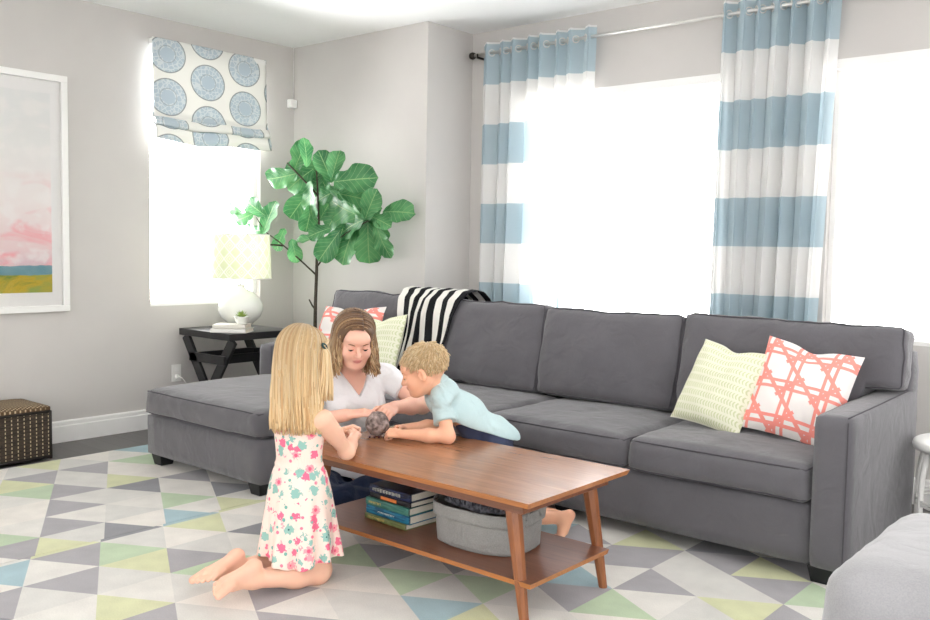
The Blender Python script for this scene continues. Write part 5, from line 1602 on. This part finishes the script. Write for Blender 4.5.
# hair
hr = Hair(); rr = random.Random(8)
B = Sculpt((-3.15, 2.58, .70), (-2.80, 2.93, 1.0), .005)
B.ell(WH(-.022 * ws, 0, .036 * ws), (.106 * ws, .090 * ws, .094 * ws), WH.R, .01)
B.cap(WH(-.065, 0, -.01), WH(-.065, 0, -.05), .065, .06, .04)
B.ell(WH(.085 * ws, -.004, .005 * ws), (.080, .064, .096), WH.R, .008, True)
B.ell(WH(.075 * ws, -.004, -.05 * ws), (.088, .060, .108), WH.R, .01, True)
v, f = B.mesh(); hr.base(v, f, np.tile(lin(112, 84, 60), (len(v), 1)))
cw = [lin(98, 68, 46), lin(120, 86, 58), lin(80, 54, 38), lin(186, 150, 108)]
ct_ = [lin(206, 172, 128), lin(186, 148, 104), lin(222, 192, 150), lin(150, 112, 76)]
def side_lock(H, s, f0, side, part, off, phi1, zend, wave, n=22):
    """combed from the parting down one side of the head"""
    pts = []; rf, rl, ru = .106 * off, .089 * off, .095 * off
    k = math.sqrt(max(.12, 1 - (f0 / rf) ** 2)); p0 = part / (rl * k) * side
    for i in range(9):
        t = i / 8; ph = p0 + (phi1 - p0) * t
        ff = f0 - .030 * math.sin(ph if ph > 0 else 0) * (1 if f0 > 0 else 0)
        pts.append(H((-.020 + ff) * s, side * rl * k * math.sin(ph) * s, (.036 + ru * k * math.cos(ph)) * s))
    p = pts[-1].copy(); d = pts[-1] - pts[-2]; d /= np.linalg.norm(d); m = n - 9; ph0 = rr.uniform(0, 6); step = max(.004, (p[2] - zend) / m)
    for i in range(m):
        d = d * .5 + np.array((0, 0, -1.)) * .5 + H.l * side * .06; d /= np.linalg.norm(d); p = p + d * step
        pts.append(p + (H.l * math.sin(ph0 + i * .8) + H.f * math.cos(ph0 + i * .8)) * wave * (i / m))
    return pts
for i in range(900):
    ze = .700 + rr.uniform(-.035, .03); off = rr.uniform(.985, 1.10)
    if i < 600:
        f0 = rr.uniform(-.085, .088); side = 1 if rr.random() < .5 else -1
        pts = side_lock(WH, ws, f0, side, .022, off, rr.uniform(1.45, 1.8), ze + rr.uniform(-.005, .02), rr.uniform(.006, .014))
    else:
        a = rr.uniform(1.9, 2 * PI - 1.9)
        pts = flow(WH, ws, a, .0, 0, off, rr.uniform(1.35, 1.7), ze, rr, wave=rr.uniform(.006, .014), spread=rr.uniform(-.012, .018), n=22)
    q_ = []
    for p in pts:
        x = WH.loc(p) / ws
        if x[0] > .03 and x[2] < .045 and abs(x[1]) < .066: x[1] = math.copysign(.066 + .010 * rr.random(), x[1])
        q_.append(WH.o + (x * ws) @ WH.R)
    c1 = cw[rr.choice([0, 0, 1, 1, 2, 3])] * rr.uniform(.85, 1.15); c2 = ct_[rr.choice([0, 0, 1, 2, 3])] * rr.uniform(.85, 1.1)
    hr.lock(q_, rr.uniform(.0035, .006), c1, c2)
hr.put(woman)
# ------------------------------------------------------------------- BOY
SK_B = lin(238, 184, 152)
BH = Fr((-2.556, 2.750, .730), (-.76, -.60, -.36), (0, 0, 1)); bs = .90
ch = np.array((-2.520, 2.850, .600)); hp = np.array((-2.385, 3.010, .425))
BF = Fr(ch, nrm3(np.array((-.72, -.58, -.55))), ch - hp)
S = Sculpt((-2.86, 2.46, -.01), (-1.98, 3.34, .92), .0036)
S.ell(hp, (.070, .082, .078), BF.R, .03)
S.ell((hp + ch) / 2, (.064, .080, .11), BF.R, .06)
S.ell(ch, (.068, .088, .085), BF.R, .05)
S.cap(BF(-.005, .078, .045), BF(-.005, -.078, .045), .032, .032, .04)
S.cap(BF(-.005, 0, .05), BH(-.02 * bs, 0, -.055 * bs), .037, .034, .03)
head_sdf(S, BH, bs, True)
bL = [BF(0, .095, .040), np.array((-2.408, 2.742, .480)), np.array((-2.575, 2.640, .481))]
bR = [BF(0, -.095, .040), np.array((-2.560, 2.880, .482)), np.array((-2.655, 2.735, .480))]
print('boy shoulders', bL[0], bR[0])
for c_ in (bL, bR):
    S.cap(c_[0], c_[1], .033, .026, .02); S.cap(c_[1], c_[1] + (c_[2] - c_[1]) * .4, .028, .028, .02); S.cap(c_[1] + (c_[2] - c_[1]) * .4, c_[2], .028, .018, .02)
hand_sdf(S, bL[2], (-.80, -.42, .02), (-.15, .45, -.6), False, .62, (.9, 1.2, .9), thumb=(.8, .3, .5))
hand_sdf(S, bR[2], (-.10, -.95, .05), (.6, -.1, -.6), True, .62, (.9, 1.2, .9), thumb=(.8, .3, .5))
bkL = np.array((-2.435, 3.075, .075)); baL = np.array((-2.112, 3.160, .112))
bkR = np.array((-2.56, 3.15, .062)); baR = np.array((-2.33, 3.23, .060))
for hh, K, A, left in ((hp + BF.l * .045, bkL, baL, True), (hp - BF.l * .045, bkR, baR, False)):
    S.cap(hh, K, .064, .048, .03); m_ = K + (A - K) * .35; S.cap(K, m_, .047, .045, .02); S.cap(m_, A, .043, .025, .03)
# near foot: heel up, toes tucked on the rug
A = baL
heel = A + np.array((.022, .010, .014)); S.cap(A, heel, .024, .021, .015)
S.cap(heel, A + np.array((.006, -.004, -.055)), .020, .019, .015); S.cap(A, A + np.array((-.010, -.006, -.070)), .023, .018, .015)
ball = A + np.array((-.008, -.008, -.082))
td = nrm3((-.82, -.50, -.12)); ts = np.array((-.5, .82, 0.))
for i, (q, r, L) in enumerate(((-.022, .0105, .036), (-.007, .0078, .034), (.005, .0074, .031), (.016, .007, .027), (.026, .0068, .023))):
    b0 = ball + ts * q * .9; S.cap(A + np.array((-.004, -.004, -.045)) + ts * q * .6, b0, .012, r * 1.3, .012); S.cap(b0, b0 + td * L, r * 1.25, r, .004)
foot_sdf(S, baR, (1, .25, -.2), (-.2, 0, -1), .8, False, .026)
V, F_ = S.mesh()
boy = put('person', V, F_, M['skin'], None, loc=(-2.42, 2.95, 0), colors=skincol(V, SK_B, BH, bs, child=True))
tag(boy, 'small boy with short blond hair in a pale blue shirt leaning over the coffee table', 'person')
face_bits(boy, BH, bs, M['brow_blonde'], True)
P_ = Sculpt((-2.80, 2.62, .34), (-2.18, 3.20, .80), .0042)
P_.ell((hp + ch) / 2, (.082, .094, .13), BF.R, .06); P_.ell(ch, (.080, .100, .095), BF.R, .05)
P_.ell(hp + np.array((.0, .0, .01)), (.094, .106, .100), BF.R, .05)
P_.cap(hp + np.array((.02, .02, .01)), hp + np.array((.055, .040, .012)), .078, .048, .05)
P_.ell((hp + ch) / 2 + np.array((0, 0, -.02)), (.088, .100, .12), BF.R, .05)
P_.cap(BF(-.005, .078, .045), BF(-.005, -.078, .045), .043, .043, .04)
for c_ in (bL, bR):
    e1 = c_[0] + (c_[1] - c_[0]) * .60; P_.cap(c_[0], e1, .043, .047, .012)
    ax = nrm3(c_[1] - c_[0])
    P_.fn(lambda X, Y, Z, e0=e1, ax=ax: np.maximum(-((X - e0[0]) * ax[0] + (Y - e0[1]) * ax[1] + (Z - e0[2]) * ax[2]), np.sqrt((X - e0[0]) ** 2 + (Y - e0[1]) ** 2 + (Z - e0[2]) ** 2) - .062), e1 - .08, e1 + .08, .002, cut=True)
P_.cap(BF(.0, 0, .07), BF(.01, 0, .16), .042, .06, .004, cut=True)
Ax = nrm3(hp - ch); hn = nrm3((-.24, -.20, -.93)); h0 = np.array((-2.405, 2.955, .494))
P_.fn(lambda X, Y, Z: np.maximum(-((X - h0[0]) * hn[0] + (Y - h0[1]) * hn[1] + (Z - h0[2]) * hn[2]), .055 - ((X - ch[0]) * Ax[0] + (Y - ch[1]) * Ax[1] + (Z - ch[2]) * Ax[2])), (-2.8, 2.62, .34), (-2.18, 3.2, .8), .003, cut=True)
P_.warp(lambda x, y, z: .006 * np.sin(45 * (x * .6 - y * .5) + 30 * z + 2 * np.sin(20 * z)) + .002 * np.sin(70 * z + 40 * x))
V, F_ = P_.mesh(); shirt = put('shirt', V, F_, M['polo'], boy)
# collar
g = G()
def col_fn(u, w):
    a = 2 * PI * u * .94 + .19
    r = .044 + .020 * w; return tuple(BF(.004 + r * 1.02 * math.cos(a), r * 1.06 * math.sin(a), .116 - .032 * w + .012 * math.cos(a + PI) * (1 - w)))
g.grid(col_fn, 40, 4).put('collar', M['polo'], shirt, solid=.004)
Q_ = Sculpt((-2.68, 2.85, .04), (-2.22, 3.26, .56), .0046)
Q_.ell(hp + np.array((0, 0, -.012)), (.080, .092, .080), BF.R, .03); Q_.ell((hp * .55 + ch * .45), (.074, .089, .092), BF.R, .03)
for hh, K in ((hp + BF.l * .045, bkL), (hp - BF.l * .045, bkR)): Q_.cap(hh, K + (hh - K) * .18, .074, .066, .03)
Q_.warp(lambda x, y, z: .003 * np.sin(60 * x + 40 * z))
V, F_ = Q_.mesh(); put('shorts', V, F_, M['navy'], boy)
# short hair
hr = Hair(); rr = random.Random(12)
B = Sculpt((-2.75, 2.60, .66), (-2.40, 2.90, .90), .0045)
B.ell(BH(-.020 * bs, 0, .040 * bs), (.107 * bs, .087 * bs, .092 * bs), BH.R, .01)
B.ell(BH(.080 * bs, 0, -.055 * bs), (.095, .12, .098), BH.R, .02, True)
B.ell(BH(.020 * bs, 0, -.055 * bs), (.075, .12, .080), BH.R, .02, True)
v, f = B.mesh(); hr.base(v, f, np.tile(lin(218, 188, 142), (len(v), 1)))
cb = [lin(236, 210, 166), lin(224, 194, 148), lin(244, 224, 186), lin(208, 176, 130)]
crown = np.array((-.06, .0, .115))
N_ = 3000; i = 0
while i < N_:
    i += 1
    u_ = rr.uniform(-.55, 1); a = rr.uniform(0, 2 * PI); sn = math.sqrt(1 - u_ * u_)
    n_ = np.array((sn * math.cos(a), sn * math.sin(a), u_))
    p = np.array((-.020 + .105 * n_[0], .085 * n_[1], .040 + .090 * n_[2]))
    if p[0] > .045 and p[2] < .060: continue
    if p[2] < -.005 and p[0] > -.025: continue
    if p[2] < .040 and p[0] > -.018: continue
    d = p - crown; d = d - n_ * d.dot(n_); L_ = np.linalg.norm(d); d = d / (L_ + 1e-4)
    d = d + np.array((.45, -.10, 0)) * (n_[2] > .2); d = d - n_ * d.dot(n_) * .8
    d = nrm3(d + n_ * rr.uniform(.02, .24) + np.array([rr.uniform(-.25, .25) for _ in range(3)]))
    L = (.020 if n_[2] < .1 else .034) * rr.uniform(.7, 1.15)
    pts = [BH.o + ((p - n_ * .006) * bs) @ BH.R, BH.o + ((p + d * L * .5 + n_ * .003) * bs) @ BH.R, BH.o + ((p + d * L - n_ * .001 + np.array((0, 0, -.002))) * bs) @ BH.R]
    c = cb[rr.choice([0, 0, 1, 2, 3])] * rr.uniform(.88, 1.12); hr.lock(pts, rr.uniform(.0011, .0020), c * .94, c * 1.06, n=4)
hr.put(boy)
# ------------------------------------------------------------------- the rolled bundle on the table
def ball_sdf():
    S = Sculpt(OBJ - .07, OBJ + .07, .0022)
    S.ell(OBJ, (.050, .050, .0495), None, .01)
    rr = random.Random(2)
    for k in range(8):
        ax = nrm3([rr.uniform(-1, 1), rr.uniform(-1, 1), rr.uniform(-.6, .6)]); e1 = nrm3(np.cross(ax, (0.1, .3, 1))); e2 = np.cross(ax, e1)
        r0 = rr.uniform(.028, .042); o_ = OBJ + ax * rr.choice((-1, 1)) * math.sqrt(.046 ** 2 - r0 ** 2) * .9
        pts = [o_ + r0 * (e1 * math.cos(a) + e2 * math.sin(a)) for a in np.linspace(0, rr.uniform(3.5, 6), 16)]
        S.chain(pts, [.0085] * 16, .002)
    return S.mesh()
V, F_ = ball_sdf()
V[:, 2] = np.maximum(V[:, 2], .4505)
def m_wrap():
    a = N('marled_cloth'); n = a.noise(a.coord(), 40, 4)
    a.color(a.ramp(n, [(.35, srgb(92, 80, 76)), (.65, srgb(190, 172, 166))])); a.rough(.9, .1); a.bump(a.noise(a.coord(), 300, 3), .5, .003); return a.m
M['wrap'] = m_wrap()
tag(put('rolled_bundle', V, F_, M['wrap']), 'grey-brown rolled cloth bundle on the coffee table between the hands', 'bundle')
g = G(); rr = random.Random(6)
for k in range(7):
    c = np.array((-2.690 + .012 * k * .8, 2.625 + .007 * k, .4555)); 
    n = 8; v = []; f = []
M['bead'] = mplain('dark_red_bead', srgb(84, 38, 40), .3)
for k in range(5):
    c = (-2.712 + .017 * k, 2.592 + .011 * k, .4505); r = .0052
    pr = [(0, 0)] + [(r * math.sin(t), r - r * math.cos(t)) for t in np.linspace(.3, PI - .3, 7)] + [(0, 2 * r)]
    b_ = G().lathe(pr, c, 14, cap=False).put('bead', M['bead'])
    tag(b_, 'tiny dark red bead lying on the table in front of the rolled bundle', 'bead', 'dark beads on the table')
W_IN = 1.95; W_OUT = 4.6; EXPO = 0.17; LOW_BOOST = 3.4; LEFT = 2.9; RIGHT = 1.35
# =================================================================== CAMERA, DAYLIGHT
cam = bpy.data.cameras.new('camera'); co = bpy.data.objects.new('camera', cam); COL.objects.link(co)
fpx = 903.4; cam.sensor_width = 36; cam.lens = 36 * fpx / 930.0; cam.clip_start = .05
R_ = Matrix(((0.7613447926718192, -0.05719021916783618, 0.6458199327235413),
             (0.6481281720537225, 0.041244520039782344, -0.7604135468000213),
             (0.016851684242377887, 0.9975109866052718, 0.06846789276713822)))
co.matrix_world = Matrix.Translation((0, 0, 1.25)) @ R_.to_4x4()
SC.camera = co
w = bpy.data.worlds.new('daylight'); SC.world = w; w.use_nodes = True
nt = w.node_tree; bg = nt.nodes['Background']
tc = nt.nodes.new('ShaderNodeTexCoord'); sp = nt.nodes.new('ShaderNodeSeparateXYZ'); nt.links.new(tc.outputs['Generated'], sp.inputs[0])
# brighter open sky on the window side (+Y and -X), softer indoor brightness behind the photographer
def mth(op, a, b):
    n = nt.nodes.new('ShaderNodeMath'); n.operation = op
    for i, s in enumerate((a, b)):
        if isinstance(s, (int, float)): n.inputs[i].default_value = s
        else: nt.links.new(s, n.inputs[i])
    return n.outputs[0]
d = mth('ADD', mth('MULTIPLY', sp.outputs[1], .8), mth('MULTIPLY', sp.outputs[0], -.6))
n = nt.nodes.new('ShaderNodeMapRange'); nt.links.new(d, n.inputs[0])
n.inputs[1].default_value = -.2; n.inputs[2].default_value = .35; n.inputs[3].default_value = W_IN; n.inputs[4].default_value = W_OUT
# added boost below the horizon on the window side, to brighten the ceiling
g1 = nt.nodes.new('ShaderNodeMapRange'); nt.links.new(sp.outputs[2], g1.inputs[0]); g1.inputs[1].default_value = .03; g1.inputs[2].default_value = -.12
g1.inputs[3].default_value = 1.0; g1.inputs[4].default_value = LOW_BOOST
side = nt.nodes.new('ShaderNodeMapRange'); nt.links.new(d, side.inputs[0]); side.inputs[1].default_value = 0; side.inputs[2].default_value = .3
extra = mth('MULTIPLY', mth('SUBTRACT', g1.outputs[0], 1.0), side.outputs[0])
# brighter yard on the left window's side; more daylight from the right than from straight behind
lx = nt.nodes.new('ShaderNodeMapRange'); nt.links.new(sp.outputs[0], lx.inputs[0]); lx.inputs[1].default_value = -.15; lx.inputs[2].default_value = -.7
lx.inputs[3].default_value = 1.0; lx.inputs[4].default_value = LEFT
rx = nt.nodes.new('ShaderNodeMapRange'); nt.links.new(sp.outputs[0], rx.inputs[0]); rx.inputs[1].default_value = -.2; rx.inputs[2].default_value = .8
rx.inputs[3].default_value = .85; rx.inputs[4].default_value = RIGHT
st_ = mth('MULTIPLY', mth('MULTIPLY', n.outputs[0], mth('ADD', extra, 1.0)), mth('MULTIPLY', lx.outputs[0], rx.outputs[0]))
nt.links.new(st_, bg.inputs[1]); bg.inputs[0].default_value = (1, .995, .99, 1)
SC.view_settings.view_transform = 'Standard'; SC.view_settings.look = 'None'; SC.view_settings.gamma = 1
SC.view_settings.exposure = EXPO; SC.view_settings.use_curve_mapping = False
for o in bpy.data.objects:
    if o.type == 'MESH' and 'kind' not in o and o.parent is None and 'label' not in o: print('UNTAGGED', o.name)
print('objects', len(bpy.data.objects))
